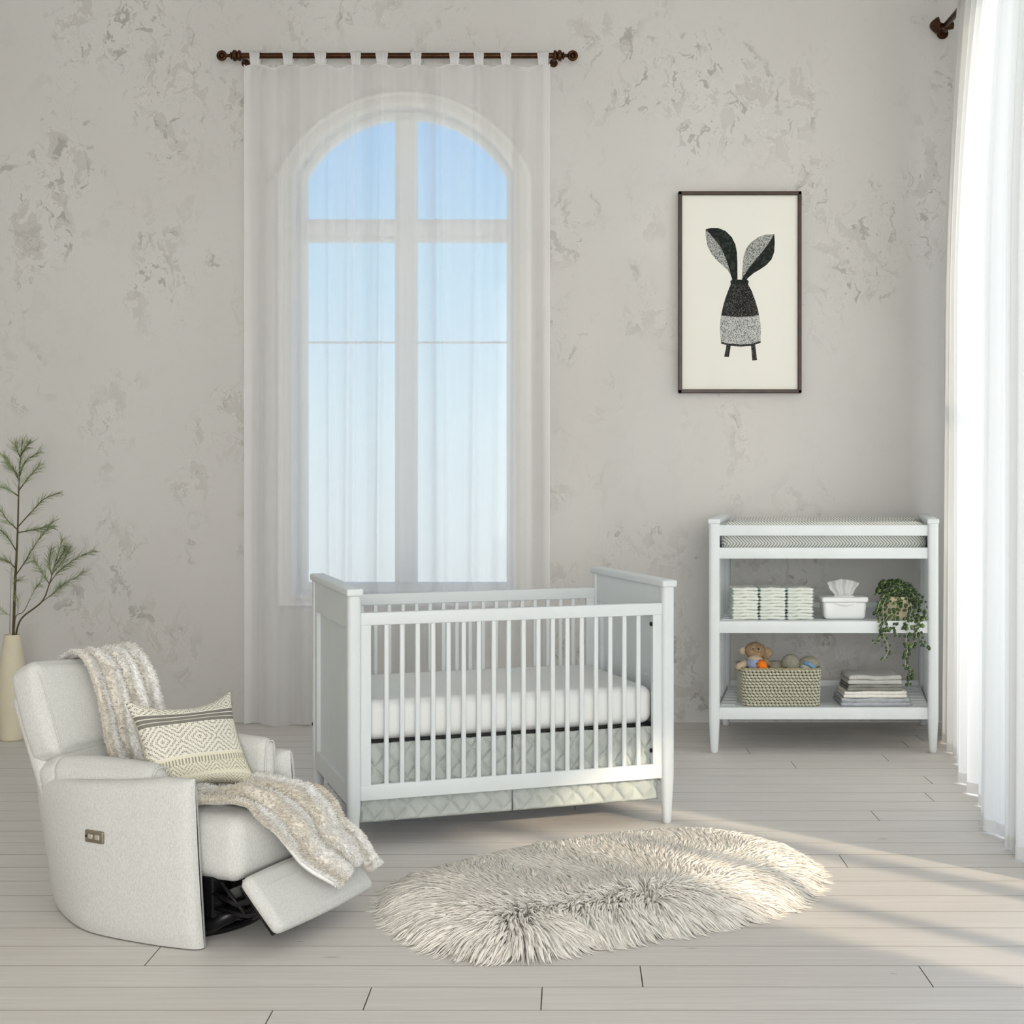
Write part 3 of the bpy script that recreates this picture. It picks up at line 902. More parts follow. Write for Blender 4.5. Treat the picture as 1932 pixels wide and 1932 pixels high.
# ---- diapers
def make_diaper(seed, bulky):
    r_ = random.Random(seed)
    root = empty('diaper', (0, 0, 0))
    vs, fs = rbox((.136, .19, .0168), .008, 3, 8, .0012)
    o_ = []
    for p in vs:
        p = Vector(p)
        p.z += .0014*math.sin(p.x*60+seed)+.001*math.sin(p.x*140+seed*2)
        p.y += .0015*math.sin(p.x*90+seed)
        o_.append(p + Vector((0, 0, .0085)))
    b = MB(); b.add(o_, fs); b.build('folded_pad', M['diaper'], root)
    # ruffled leg cuffs at both ends
    for s_ in (-1, 1):
        b = MB()
        b.grid(lambda a, c: (s_*(.062+.010*math.sin(c*math.pi)) , -.093+.186*a, .0035+.010*c+.0018*math.sin(a*60+c*5+seed)), 60, 5)
        b.build('ruffled_cuff', M['diaper2'], root, solid=.0015)
    return root
protos = [make_diaper(k, False) for k in range(3)]
ordn = ['lowest', 'second from bottom', 'third from bottom', 'fourth from bottom', 'fifth from bottom', 'fifth from top', 'fourth from top', 'third from top', 'second from top', 'topmost']
cnt = 0
for si, (cx, nm) in enumerate(((.920, 'left'), (1.066, 'middle'), (1.211, 'right'))):
    for k in range(10):
        p = protos[cnt] if cnt < 3 else copy_tree(protos[(si*2+k) % 3])
        cnt += 1
        p.location = (cx + random.uniform(-.002, .002), 7.745+.095, .6855+.0170*k)
        p.rotation_euler = (0, 0, random.uniform(-.015, .015))
        tag(p, 'folded white diaper, %s of the %s stack on the middle shelf' % (ordn[k], nm), 'diaper', 'diapers stacked on the middle shelf')

# ---- wipes box
wp = tag(empty('wipes_box', (1.450, 7.745, .6855)), 'white plastic wipes box with a wipe pulled up through the lid', 'wipes box')
b = MB()
vs, fs = rbox((.226, .13, .098), .02, 5, 2, 0)
b.add([Vector((p[0]*(1+.04*p[2]/.05), p[1], p[2])) + Vector((0, .07, .049)) for p in vs], fs); b.build('tub', M['plastic'], wp)
b = MB(); b.box(-.124, .124, -.004, .144, .090, .120, r=.011, k=4)
b.build('lid', M['plastic'], wp)
b = MB()
def lip(a, c):
    x = (a-.5)*.11; z = .092 - c*.018*math.cos((a-.5)*math.pi)**.7 if abs(a-.5) < .5 else .092
    return (x, -.0065, z)
b.grid(lip, 24, 4); b.build('lid_tab', M['plastic'], wp, solid=.004)
b = MB(); b.box(-.055, .055, .035, .105, .118, .124, r=.003); b.build('flap_rim', M['plastic'], wp)
b = MB()
def tiss(a, c):
    wdt = .040 + .045*c**.8
    x = (a-.5)*2*wdt
    z = .121 + c*(.088 - .020*(2*a-1)**2)
    return (x + .003*math.sin(c*9), .07 + .012*math.sin(a*17)*(.4+c) + .012*c, z)
b.grid(tiss, 60, 16); b.build('wipe', M['tissue'], wp, solid=.0012)

# ---- trailing plant
pX, pY = 1.728, 7.80
pl = tag(empty('potted_plant', (pX, pY, .6855)), 'trailing round-leaved plant in a tan pot spilling over the middle shelf', 'plant')
b = MB(); b.lathe([(.0, 0), (.060, 0), (.066, .006), (.086, .115), (.088, .122), (.080, .122), (.076, .105), (0, .100)], 32)
b.build('pot', M['pot'], pl, sharp=40)
sc = lambda x, y: (1300+x/3.716, 930+y/3.716)
paths = [
 [(1440, 690), (1390, 700), (1340, 760), (1322, 830), (1345, 900), (1352, 980), (1330, 1025), (1283, 1055)],
 [(1450, 690), (1400, 720), (1362, 790), (1365, 900), (1362, 990), (1390, 1060), (1392, 1120), (1350, 1180)],
 [(1460, 700), (1465, 730), (1450, 790), (1450, 870), (1445, 950), (1462, 1000)],
 [(1480, 690), (1520, 720), (1535, 790), (1520, 880), (1530, 960), (1520, 1040), (1532, 1100), (1515, 1150), (1522, 1215), (1552, 1245), (1548, 1300), (1540, 1350)],
 [(1480, 680), (1560, 710), (1600, 790), (1580, 870), (1570, 950), (1595, 1000), (1562, 1085)],
 [(1480, 680), (1560, 700), (1625, 790), (1640, 870), (1612, 930), (1635, 1040), (1670, 1088)],
 [(1470, 690), (1420, 660), (1370, 720), (1330, 800), (1310, 850)],
 [(1470, 700), (1500, 740), (1500, 800), (1545, 850), (1540, 930), (1500, 950)],
 [(1440, 700), (1400, 740), (1420, 830), (1385, 880), (1400, 950), (1370, 965)],
 [(1500, 690), (1590, 700), (1655, 800), (1650, 880), (1600, 900)],
 [(1480, 690), (1540, 730), (1570, 840), (1610, 880), (1625, 940)],
]
vines = []
st = MB()
for i, pth in enumerate(paths):
    P_ = []
    for j, (x, y_) in enumerate(pth):
        u_ = j/(len(pth)-1)
        d = pY if j == 0 else (pY-.06 if y_ < 760 else (7.69 if y_ < 880 else 7.605))
        P_.append(at(*sc(x, y_), d - .006*(i % 3)))
    c = catmull(P_, 14*len(P_)); vines.append(c)
    st.tube([p - Vector(pl.location) for p in c], .0016, 5)
st.build('vine', M['vine'], pl)
lf = MB(); lf2 = MB()
def leafdisc(mb, p, r_, nrm):
    nrm = nrm.normalized(); a = nrm.orthogonal().normalized(); b_ = nrm.cross(a)
    n = 9; vs = [p + nrm*r_*.25]
    vs += [p + (a*math.cos(2*math.pi*k/n) + b_*math.sin(2*math.pi*k/n)*.86)*r_ for k in range(n)]
    vs.append(p - nrm*r_*.12)
    mb.add(vs, [(0, 1+k, 1+(k+1) % n) for k in range(n)] + [(n+1, 1+(k+1) % n, 1+k) for k in range(n)])
O = Vector(pl.location)
for i, c in enumerate(vines):
    L = len(c); step = 4.6; k = 10
    while k < L:
        p = c[int(k)]
        low = 1 - k/L
        for s_ in ((-1, 1) if random.random() < .5 else (random.choice((-1, 1)),)):
            off = Vector((s_*random.uniform(.006, .013), random.uniform(-.010, .0), random.uniform(-.004, .006)))
            leafdisc(lf if random.random() < .85 else lf2, p - O + off, random.uniform(.0080, .0115)*(.55+.6*low if i in (0, 1) else .95), Vector((random.uniform(-.5, .5), -1, random.uniform(-.2, .7))))
        k += step + random.uniform(-.5, 1.5)
# crown of leaves
for _ in range(200):
    a = random.uniform(0, 2*math.pi); rr = math.sqrt(random.random())
    p = Vector((math.cos(a)*rr*.108, math.sin(a)*rr*.085, .135 + .075*math.sqrt(max(0, 1-rr*rr)) + random.uniform(-.03, .006)))
    leafdisc(lf if random.random() < .8 else lf2, p, random.uniform(.008, .0125), Vector((p.x*4, p.y*4-.35, .35 + random.uniform(-.3, .5))))
for _ in range(34):
    p = Vector((random.uniform(-.085, .085), -.09+random.uniform(-.01, .01), random.uniform(.045, .125)))
    if random.random() < .5: p.x = math.copysign(random.uniform(.05, .1), p.x)
    leafdisc(lf2 if abs(p.x) < .045 else lf, p, random.uniform(.006, .011), Vector((random.uniform(-.5, .5), -1, .3)))
o = lf.build('leaf', M['leaf'], pl); o['kind'] = 'stuff'
o = lf2.build('leaf', M['leaf2'], pl); o['kind'] = 'stuff'; o['label'] = 'pale green young leaves'

# ---- seagrass basket
BW, BD, BH = .418, .30, .197
bk = tag(empty('basket', (1.108, 7.70+BD/2, .2315)), 'rectangular pale woven seagrass basket of plush toys on the bottom shelf', 'basket')
per = 2*(BW+BD)
def rectpt(t, w_, d_, r_):
    """point and outward normal round a rounded rectangle"""
    a = t*2*math.pi; c, s_ = math.cos(a), math.sin(a)
    n = 9.0
    q = 1/((abs(c)**n + abs(s_)**n)**(1/n))
    x, y_ = c*q*w_/2, s_*q*d_/2
    nx = abs(c)**(n-1)*np.sign(c); ny = abs(s_)**(n-1)*np.sign(s_)
    l = math.hypot(nx, ny); return x, y_, nx/l, ny/l
# arc length parametrisation
N_ = 2000; pts_ = [rectpt(i/N_, BW, BD, 0) for i in range(N_+1)]
cum = [0]
for i in range(N_): cum.append(cum[-1] + math.hypot(pts_[i+1][0]-pts_[i][0], pts_[i+1][1]-pts_[i][1]))
def atlen(s_):
    return rectpt(float(np.interp(s_*cum[-1], cum, np.arange(N_+1)/N_)), BW, BD, 0)
NR = 12
def weave(a, c):
    row = c*NR; k = int(row); fr_ = row-k
    sx = a*cum[-1]/.020 + .5*(k % 2)+.25*math.sin(k*5)
    ph = sx - int(sx)
    # slanted stitch
    q = ph + (fr_-.5)*.55; q = q - math.floor(q)
    st_ = math.sin(math.pi*q)
    rw = math.sin(math.pi*fr_)
    h = (max(0, st_)**.6)*(max(0, rw)**.6)
    return h
def bsk(a, c):
    x, y_, nx, ny = atlen(a)
    h = weave(a, c)
    tz = BH*c; tap = 1 - .03*(1-c)
    return (x*tap + nx*(.009*h-.005), y_*tap + ny*(.009*h-.005), tz)
def bcol(a, c):
    h = weave(a, c); f = min(1, max(0, h-.34)*3.2)
    v = .85 + .2*math.sin(a*311+c*97)*math.sin(c*53+a*71)
    d = srgb(52, 48, 36); l = srgb(214, 212, 190)  # shade of the weave gaps painted in as the dark tone
    return tuple(d[i]*(1-f) + l[i]*f*v for i in range(3))
b = MB(); b.grid(bsk, 1000, 120, cu=True, col=bcol)
b.build('basket_wall', M['basket'], bk, solid=.004)
b = MB(); b.box(-BW/2+.012, BW/2-.012, -BD/2+.012, BD/2-.012, 0, .008, r=.002); o = b.build('basket_base', mat('dried grass', srgb(120, 112, 85), .9), bk)
b = MB()
rim = [Vector((atlen(i/160)[0], atlen(i/160)[1], BH+.002*math.sin(i*1.9))) for i in range(161)]
b.tube(rim, .006, 8, cap=False)
b.build('rim', mat('braided rim', srgb(176, 168, 135), .9, bump=.8, bscale=120, var=.3, vscale=120), bk)

# ---- plush toys in the basket
def tpt(x, y_, d): return at(*sc(x, y_), d)
t = tpt(462, 1105, 7.80)
be = tag(empty('plush_bear', (t.x, t.y, .245)), 'brown plush bear with round ears lolling out of the basket', 'plush toy')
hz = t.z - .245
b = MB(); b.ball((0, .0, hz), (.056, .05, .047), 24); b.ball((.012, -.034, hz+.008), (.026, .022, .020), 16); b.build('head', M['bear'], be)
b = MB(); b.ball((.0, .015, hz-.10), (.05, .045, .085), 20); b.build('body', M['bear'], be)
for s_, m_2, rr in ((-1, 'bear2', .021), (1, 'bear', .032)):
    b = MB(); b.ball((s_*.062, .004, hz-.004-(s_ > 0)*.010), (rr, .012, rr), 16); b.build('ear', M[m_2], be)
b = MB(); b.tube([(-.03, -.01, hz-.055), (-.06, -.03, hz-.068), (-.092, -.045, hz-.080), (-.108, -.05, hz-.084)], [.018, .020, .020, .010], 12); b.build('arm', M['bear2'], be)
b = MB(); b.tube([(.03, -.01, hz-.055), (.06, -.0, hz-.062), (.085, .0, hz-.080)], [.018, .019, .012], 12); b.build('arm', M['bear'], be)
for x, z in ((-.016, .014), (.030, .010)):
    b = MB(); b.ball((x, -.044, hz+z), .0038, 10); b.build('eye', M['eye'], be)
b = MB(); b.ball((.012, -.055, hz+.015), (.007, .004, .005), 10); b.build('nose', M['eye'], be)

t = tpt(462, 1210, 7.76)
bi = tag(empty('plush_bird', (t.x, t.y, .245)), 'lilac blue plush bird with an orange beak at the basket left', 'plush toy'); hz = t.z-.233
b = MB(); b.ball((0, 0, hz), (.047, .042, .042), 22); b.ball((0, .005, hz-.07), (.05, .04, .07), 18); b.build('body', M['lilac'], bi)
b = MB(); b.grid(lambda a, c: Vector((0, 0, hz)) + Vector((.049*math.sin(c*1.0)*math.cos(a*6.283), .044*math.sin(c*1.0)*math.sin(a*6.283), .044*math.cos(c*1.0))), 20, 8, cu=True); b.build('cap', M['bear2'], bi, solid=.002)
b = MB(); b.tube([(.018, -.024, hz-.002), (.038, -.034, hz-.008), (.060, -.040, hz-.026)], [.028, .024, .008], 14); b.build('beak', M['orange'], bi)
b = MB(); b.ball((.004, -.042, hz+.003), .004, 10); b.build('eye', M['eye'], bi)

t = tpt(712, 1200, 7.84)
el = tag(empty('plush_duck', (t.x, t.y, .245)), 'grey plush duck with a peach bill in the middle of the basket', 'plush toy'); hz = t.z-.245
b = MB(); b.ball((0, 0, hz), (.054, .046, .054), 24); b.ball((-.075, .03, hz-.025), (.065, .04, .040), 20); b.ball((0, .01, hz-.08), (.055, .045, .07), 16); b.build('body', M['greyplush'], el)
b = MB(); b.ball((.000, -.042, hz-.040), (.036, .024, .016), 16); b.build('bill', M['peach'], el)
b = MB(); b.ball((-.028, -.041, hz-.012), .0045, 10); b.build('eye', M['eye'], el)

t = tpt(842, 1212, 7.83)
bl = tag(empty('plush_whale', (t.x, t.y, .245)), 'rounded grey and sky blue plush toy at the basket right', 'plush toy'); hz = t.z-.245
b = MB(); b.ball((0, .008, hz), (.060, .05, .052), 24); b.ball((0, .01, hz-.08), (.055, .045, .07), 16); b.build('body', M['greyplush'], bl)
b = MB(); b.ball((-.006, -.016, hz-.012), (.044, .036, .040), 20); b.build('belly', M['mint'], bl)
b = MB()
b.tube([(-.035, -.034, hz+.022), (-.005, -.048, hz+.014), (.020, -.050, hz-.006), (.040, -.044, hz-.036)], [.010, .013, .013, .010], 12); b.build('stripe', M['blueplush'], bl)

# ---- folded cloths
def folded(name, x0, x1, z0, z1, m, label, seed, wav=.002, dep=.24, y0=7.70):
    root = tag(empty(name, ((x0+x1)/2, y0+dep/2, z0)), label, 'folded cloth', 'folded cloths on the bottom shelf')
    h = z1-z0; n = 2
    for i in range(n):
        zz0 = h*i/n; zz1 = h*(i+1)/n
        vs, fs = rbox((x1-x0-.006*i, dep, zz1-zz0+.001), (zz1-zz0)*.48, 4, 14, 0)
        o_ = []
        for p in vs:
            p = Vector(p)
            p.z += (zz0+zz1)/2 + wav*math.sin(p.x*28+seed)*(i/n+.3*(p.z > 0)) + wav*.5*math.sin(p.y*22+p.x*11+seed)*(i)
            p.z = max(p.z, .0003)
            p.y += .0025*math.sin(p.x*40+seed+i)
            p.x += .003*math.sin(p.y*30+i+seed)
            o_.append(p)
        b = MB(); b.add(o_, fs); b.build('fold', m, root)
    return root
fx = lambda c: (1300+c/3.716-1080)*7.70/2750
folded('folded_cloth', fx(1070), fx(1558), .2315, .275, M['cloth_blue'], 'blue grey folded cloth, lowest of the pile on the bottom shelf', 1)
folded('folded_cloth', fx(1088), fx(1535), .2765, .312, M['cloth_white'], 'cream folded muslin, second from bottom of the cloth pile', 2)
folded('folded_cloth', fx(1110), fx(1500), .3135, .346, M['cloth_dark'], 'darker grey folded knit, second from top of the cloth pile', 3)
folded('folded_cloth', fx(1112), fx(1492), .3480, .392, M['cloth_grey'], 'light grey folded cloth, topmost of the pile on the bottom shelf', 4, .004)

# ================================================================== SHEEPSKIN RUG
outl = [(752, 1715), (765, 1680), (850, 1650), (970, 1622), (1100, 1600), (1230, 1586), (1330, 1584), (1420, 1598), (1490, 1622), (1520, 1658), (1485, 1692), (1430, 1722), (1330, 1742), (1200, 1762), (1050, 1790), (950, 1800), (860, 1788), (785, 1755)]
gp_ = []
for x, y_ in outl:
    s_ = (y_-880)/1.5; gp_.append(Vector(((x-1080)/s_, 2750/s_, 0)))
poly = [(p.x, p.y) for p in catmull(gp_ + [gp_[0]], 120)][:-1]
PA = np.array(poly); PB = np.roll(PA, -1, axis=0)
def inside(P_):
    x, y_ = P_[:, 0:1], P_[:, 1:2]
    cond = ((PA[:, 1] > y_) != (PB[:, 1] > y_)) & (x < (PB[:, 0]-PA[:, 0])*(y_-PA[:, 1])/(PB[:, 1]-PA[:, 1]+1e-12) + PA[:, 0])
    return cond.sum(axis=1) % 2 == 1
def edge(P_):
    d = PB-PA; v = P_[:, None]-PA[None]
    t = np.clip((v*d[None]).sum(2)/(d*d).sum(1)[None], 0, 1)
    q = PA[None]+t[:, :, None]*d[None]; e = P_[:, None]-q
    dist = np.sqrt((e**2).sum(2)); k = dist.argmin(1)
    r_ = np.arange(len(P_))
    return dist[r_, k], -e[r_, k]/(dist[r_, k][:, None]+1e-9)
cand = rng.uniform(PA.min(0), PA.max(0), size=(60000, 2)); cand = cand[inside(cand)][:30000]
dist = np.zeros(len(cand)); outd = np.zeros((len(cand), 2))
for i in range(0, len(cand), 4000):
    dist[i:i+4000], outd[i:i+4000] = edge(cand[i:i+4000])
def vnoise(P_, s, k):
    return np.sin(P_[:, 0]*s+k)*np.cos(P_[:, 1]*s*1.3+k*2) + .5*np.sin(P_[:, 0]*s*2.1+P_[:, 1]*s*1.7+k*3)
cen = np.array([.28, 4.86])
rad_ = cand-cen; rl = np.linalg.norm(rad_, axis=1)[:, None]; rad_ = rad_/(rl+1e-6)
wE = np.clip(1-dist/.22, 0, 1)[:, None]**1.0
spine0, spine1 = np.array([-.30, 4.72]), np.array([.36, 4.98])
sd_ = spine1-spine0; tt = np.clip(((cand-spine0)@sd_)/(sd_@sd_), 0, 1)[:, None]
sp_ = cand-(spine0+tt*sd_); sn_ = np.linalg.norm(sp_, axis=1)[:, None]; sp_ = sp_/(sn_+1e-6)*np.clip(sn_/.16, .12, 1)
flow = outd*wE + (sp_*.6+rad_*.4)*(1-wE)
ang = .45*vnoise(cand, 7, 1.3)+.3*vnoise(cand, 17, .4)
ca_, sa_ = np.cos(ang), np.sin(ang)
flow = np.stack([flow[:, 0]*ca_-flow[:, 1]*sa_, flow[:, 0]*sa_+flow[:, 1]*ca_], axis=1)
# clump the locks
ncl = 2600
clc = cand[rng.choice(len(cand), ncl, replace=False)]
near = np.zeros(len(cand), int)
for i in range(0, len(cand), 2000):
    near[i:i+2000] = ((cand[i:i+2000, None]-clc[None])**2).sum(2).argmin(1)
cvec = clc[near]-cand
cf = flow[rng.integers(0, len(cand), 1)]
hgt = .008 + .052*(1-np.exp(-dist/.07))
base3 = np.concatenate([cand, hgt[:, None]], axis=1)
front = np.clip((-outd[:, 1])*1.0, 0, 1)[:, None]*wE
Ls = (.085 + .035*rng.random(len(cand)) + .045*front[:, 0])*(.60+.40*wE[:, 0])
dirs = np.concatenate([flow*.9+cvec*3, (.62-.22*wE)], axis=1) + rng.normal(size=(len(cand), 3))*.07
bend = np.concatenate([flow*1.0+cvec*9, -.10-.75*wE], axis=1) + rng.normal(size=(len(cand), 3))*.05
bend[:, 2] += .15*(1-wE[:, 0])
g_ = (.88+.12*rng.random(len(cand)))[:, None]
cols = np.array(srgb(255, 251, 243))[None]*g_
wd_ = .0034+.0026*rng.random(len(cand))
h_ = 13000
V, F, C = strands_mesh('rug', base3[:h_], dirs[:h_], Ls[:h_], wd_[:h_]*1.9, bend[:h_], None, cols[:h_], 6, flat=.35, floor_z=.003)
Vb, Fb, Cb = strands_mesh('rug', base3[h_:], dirs[h_:], Ls[h_:]*1.03, wd_[h_:]*.5, bend[h_:], None, cols[h_:], 6, floor_z=.003)
F = np.concatenate([F, Fb+len(V)]); V = np.concatenate([V, Vb]); C = np.concatenate([C, Cb])
# hide under the locks: the pelt
n_ = len(PA); ring_ = []
inner = [1.0, .985, .9, .7, .4]
cc = PA.mean(0); PV = []; PF = []
for j, s_ in enumerate(inner):
    for p in PA:
        q = cc + (p-cc)*s_
        PV.append((q[0], q[1], [.002, .014, .044, .056, .060][j]))
off = 0
for j in range(len(inner)-1):
    for i in range(n_):
        PF.append((j*n_+i, j*n_+(i+1) % n_, (j+1)*n_+(i+1) % n_, (j+1)*n_+i))
ctr = len(PV); PV.append((cc[0], cc[1], .055))
for i in range(0, n_): PF.append(((len(inner)-1)*n_+i, (len(inner)-1)*n_+(i+1) % n_, ctr, ctr))
PV = np.array(PV)
PF4 = np.array([f for f in PF if f[2] != f[3]])
V2 = np.concatenate([V, PV]); F2 = np.concatenate([F, PF4+len(V)]); C2 = np.concatenate([C, np.tile(np.array(srgb(252, 250, 245)), (len(PV), 1))])
orig = np.array([.15, 5.1, 0])
rg = build_np('rug', V2-orig, F2, C2, M['fur']); rg.location = tuple(orig)
tag(rg, 'long-haired cream sheepskin rug lying on the floor before the crib', 'rug')

# ================================================================== RECLINER  (local x = forward, y = towards far arm)
CHL = Vector((-1.026, 4.755, 0)); CHR = math.atan2(-.415, .91)
ch = tag(empty('recliner', CHL, CHR), 'pale grey upholstered swivel recliner with its footrest raised', 'armchair')
botp = [(-.010, -.290), (-.2, -.308), (-.45, -.292), (-.63, -.21), (-.76, -.11), (-.80, 0)]
topp = [(-.046, -.288), (-.25, -.312), (-.5, -.305), (-.72, -.235), (-.83, -.12), (-.86, 0)]
mirror = lambda l: l + [(a, -b) for a, b in reversed(l[:-1])]
NS = 121
bc = catmull([(a, b, 0) for a, b in mirror(botp)], NS); tcv = catmull([(a, b, 0) for a, b in mirror(topp)], NS)
THK = .072
def shell(a, c):
    i = min(int(a*(NS-1)), NS-2); f = a*(NS-1)-i
    zt = .526 - .066*math.sin(math.pi*min(1, max(0, (a-.06)/.88)))**.8
    # cross-section parameter c: outer up, over, inner down
    h = .075 if a < .5 else .075
    e = min(a, 1-a)
    endf = math.sqrt(max(0.0, 1-max(0, 1-e/.035)**2))
    hw = THK/2*max(.02, endf)
    zb = .004
    Rr = THK/2
    if c < .42:
        q = c/.42; z = zb + (zt-Rr-zb)*q; off = hw
        if q < .08: off = hw*(.7+.3*(q/.08)**.5)
    elif c < .6:
        g = (c-.42)/.18*math.pi; off = hw*math.cos(g); z = zt-Rr + Rr*math.sin(g)
    else:
        q = (c-.6)/.4; z = (zt-Rr)*(1-q) + zb*q; off = -hw
    fz = (z-zb)/(.5)
    P0 = bc[i].lerp(bc[i+1], f).lerp(tcv[i].lerp(tcv[i+1], f), fz)
    t0 = (bc[min(i+2, NS-1)] - bc[max(i-1, 0)]).normalized()
    nrm = Vector((-t0.y, t0.x, 0))      # outward
    bul = .006*math.sin(math.pi*min(1, max(0, fz)))
    ctr = P0 - nrm*(THK/2)
    back = (1-endf)*0
    p = ctr + nrm*(off + (bul if off > 0 else 0))
    return (p.x, p.y, z)
# orientation check for outward
t0 = (bc[1]-bc[0]).normalized()
b = MB(); b.grid(shell, 240, 46)
b.build('outer_shell', M['uph'], ch)
# control plate on the near side
def on_shell(a, c):
    p = Vector(shell(a, c)); q = Vector(shell(a+.004, c)); tn = (q-p).normalized()
    nn = Vector((-tn.y, tn.x, 0))
    return p, tn, nn
p, tn, nn = on_shell(.165, .42*.70)
mx_ = Matrix((( -tn.x, nn.x, 0, p.x), (-tn.y, nn.y, 0, p.y), (0, 0, 1, p.z), (0, 0, 0, 1)))
pl_ = MB(); pl_.box(-.040, .040, -.004, .007, -.020, .020, r=.0095, k=3, m=mx_); plate = pl_.build('control_plate', M['pewter'], ch)
for x in (-.013, .016):
    b = MB(); b.box(x-.010, x+.010, .004, .010, -.008, .008, r=.004, k=3, m=mx_); b.build('button', M['chrome'], plate)
b = MB(); b.lathe([(.0035, .0), (.0035, .009)], 10, (0, 0, 0), 'y', m=None); b.v = [tuple(mx_ @ (Vector(v)+Vector((-.032, 0, 0)))) for v in b.v]; b.build('port', M['dark'], plate)

# inner arm pads
def pad(name, c, size, r_, m=None, bulge=.008, n=8, par=ch, k=5, mat_='uph'):
    vs, fs = rbox(size, r_, k, n, bulge)
    mm = m or Matrix.Identity(4)
    b = MB(); b.add([mm @ Vector(p) + Vector(c) for p in vs], fs); return b.build(name, M[mat_], par)
pad('arm_pad', (-.435, -.205, .425), (.43, .105, .24), .048)
pad('arm_pad', (-.34, .195, .43), (.50, .070, .285), .033)
for vv, uu, hh, zz in ((-.205, -.222, .105, .425), (.195, -.094, .07, .43)):
    b = MB(); hz_ = .120 if vv < 0 else .1425
    t = []
    for i in range(33):
        a = 2*math.pi*i/32
        cx_, cz_ = math.cos(a), math.sin(a)
        q = 1/((abs(cx_)**4+abs(cz_)**4)**.25)
        t.append((uu, vv+cx_*q*(hh/2-.008), zz+cz_*q*(hz_-.008)))
    b.tube(t, .003, 6, cap=False); b.build('piping', M['piping'], ch)
# seat
st_ = pad('seat_cushion', (-.235, -.0, .297), (.62, .41, .205), .045, n=10, bulge=.012, k=6)
b = MB(); b.grid(lambda a, c: (.075+.055*c, -.18+.40*a, .205-.02*c-.006*math.sin(a*12)), 24, 5)
b.build('seat_flap', M['uph'], ch, solid=.004)
# back : lean frame
Lu, Nf = Vector((-.38, 0, .925)).normalized(), Vector((.925, 0, .38)).normalized()
def lean(o_, thick, length, width, r_, name, bulge, n=8, par=ch, sink=0):
    """o_ = front lower edge (x,z); thickness goes back"""
    vs, fs = rbox((thick, width, length), r_, 5, n, bulge)
    O_ = Vector((o_[0], 0, o_[1])) - Nf*thick/2 + Lu*length/2
    b = MB(); b.add([O_ + Nf*p[0] + Vector((0, 1, 0))*p[1] + Lu*p[2] for p in vs], fs)
    return b.build(name, M['uph'], par)
hc_ = lean((-.615, .555), .125, .300, .50, .036, 'head_cushion', .014)
for v in hc_.data.vertices:
    q = max(0, v.co.z-.62)/.22; v.co.z += .030*q*max(0, -v.co.y/.25)
lean((-.545, .385), .13, .185, .49, .045, 'lumbar_cushion', .012)
lean((-.640, .400), .065, .375, .48, .028, 'back_panel', .004)
# seams on the head cushion side
b = MB()
for vv in (-.232,):
    P0 = Vector((-.615, vv, .555)); t = [P0 + Lu*.02 + Nf*.004, P0 + Lu*.15 + Nf*.010, P0 + Lu*.27 + Nf*.006, P0 + Lu*.303 - Nf*.02, P0+Lu*.305 - Nf*.09]
    b.tube(catmull(t, 24), .0022, 6)
b.build('piping', M['piping'], ch)
# footrest
A0, A1 = Vector((.125, 0, .238)), Vector((.262, 0, .092))
fd = (A1-A0).normalized(); fn = Vector((-fd.z, 0, fd.x)).normalized()
if fn.z < 0: fn = -fn
fl_ = (A1-A0).length
vs, fs = rbox((fl_, .53, .050), .022, 5, 10, .006)
cF = (A0+A1)/2 - fn*.025 + Vector((0, .038, 0))
b = MB(); b.add([cF + fd*p[0] + Vector((0, p[1], 0)) + fn*p[2] for p in vs], fs); fr_o = b.build('footrest', M['uph'], ch)
b = MB(); b.tube([cF + fd*(-.045) + Vector((0, y_, 0)) + fn*(.0285 if abs(y_) < .23 else .012) for y_ in np.linspace(-.262, .262, 20)], .0018, 6); b.build('seam', M['piping'], fr_o)
b = MB()
vs, fs = rbox((fl_-.02, .50, .012), .003, 1, 1)
b.add([cF - fn*.031 + fd*p[0] + Vector((0, p[1], 0)) + fn*p[2] for p in vs], fs); b.build('footrest_board', M['black'], fr_o, smooth=False)
# mechanism and swivel base
b = MB(); t = [(-.30+.265*math.cos(2*math.pi*i/48), .265*math.sin(2*math.pi*i/48), .012) for i in range(49)]
b.tube(t, .0115, 10, cap=False)
for a in (0, math.pi/2): b.tube([(-.30+.26*math.cos(a), .26*math.sin(a), .012), (-.30-.26*math.cos(a), -.26*math.sin(a), .012)], .011, 8)
b.lathe([(.05, 0), (.05, .09)], 20, (-.30, 0, .01)); b.build('swivel_base', M['black'], ch)
b = MB()
b.box(-.55, -.02, -.20, .20, .085, .19, r=.008)
b.box(-.12, -.02, -.20, .02, .075, .205, r=.01)
b.build('mechanism_box', M['black'], ch, smooth=False)
b = MB(); b.tube([(-.06, -.19, .045), (.03, -.05, .10)], .026, 16); b.tube([(-.10, -.25, .03), (-.05, -.17, .055)], .018, 14)
b.build('motor', M['black'], ch)
for vv in (-.19, .21):
    b = MB()
    b.tube([(-.04, vv, .16), (.06, vv, .13), (.15, vv, .16)], .010, 8); b.tube([(-.02, vv, .11), (.10, vv, .10), (.19, vv, .125)], .008, 8)
    b.tube([(.0, vv, .19), (.10, vv, .10)], .007, 8)
    b.build('linkage', M['black'], ch)
b = MB(); b.box(-.0005, .0005, -.055, .015, -.018, .018, r=.0002); b.v = [tuple(Vector(v)+Vector((.0, -.10, .14))) for v in b.v]
b.build('rating_label', M['label'], ch)

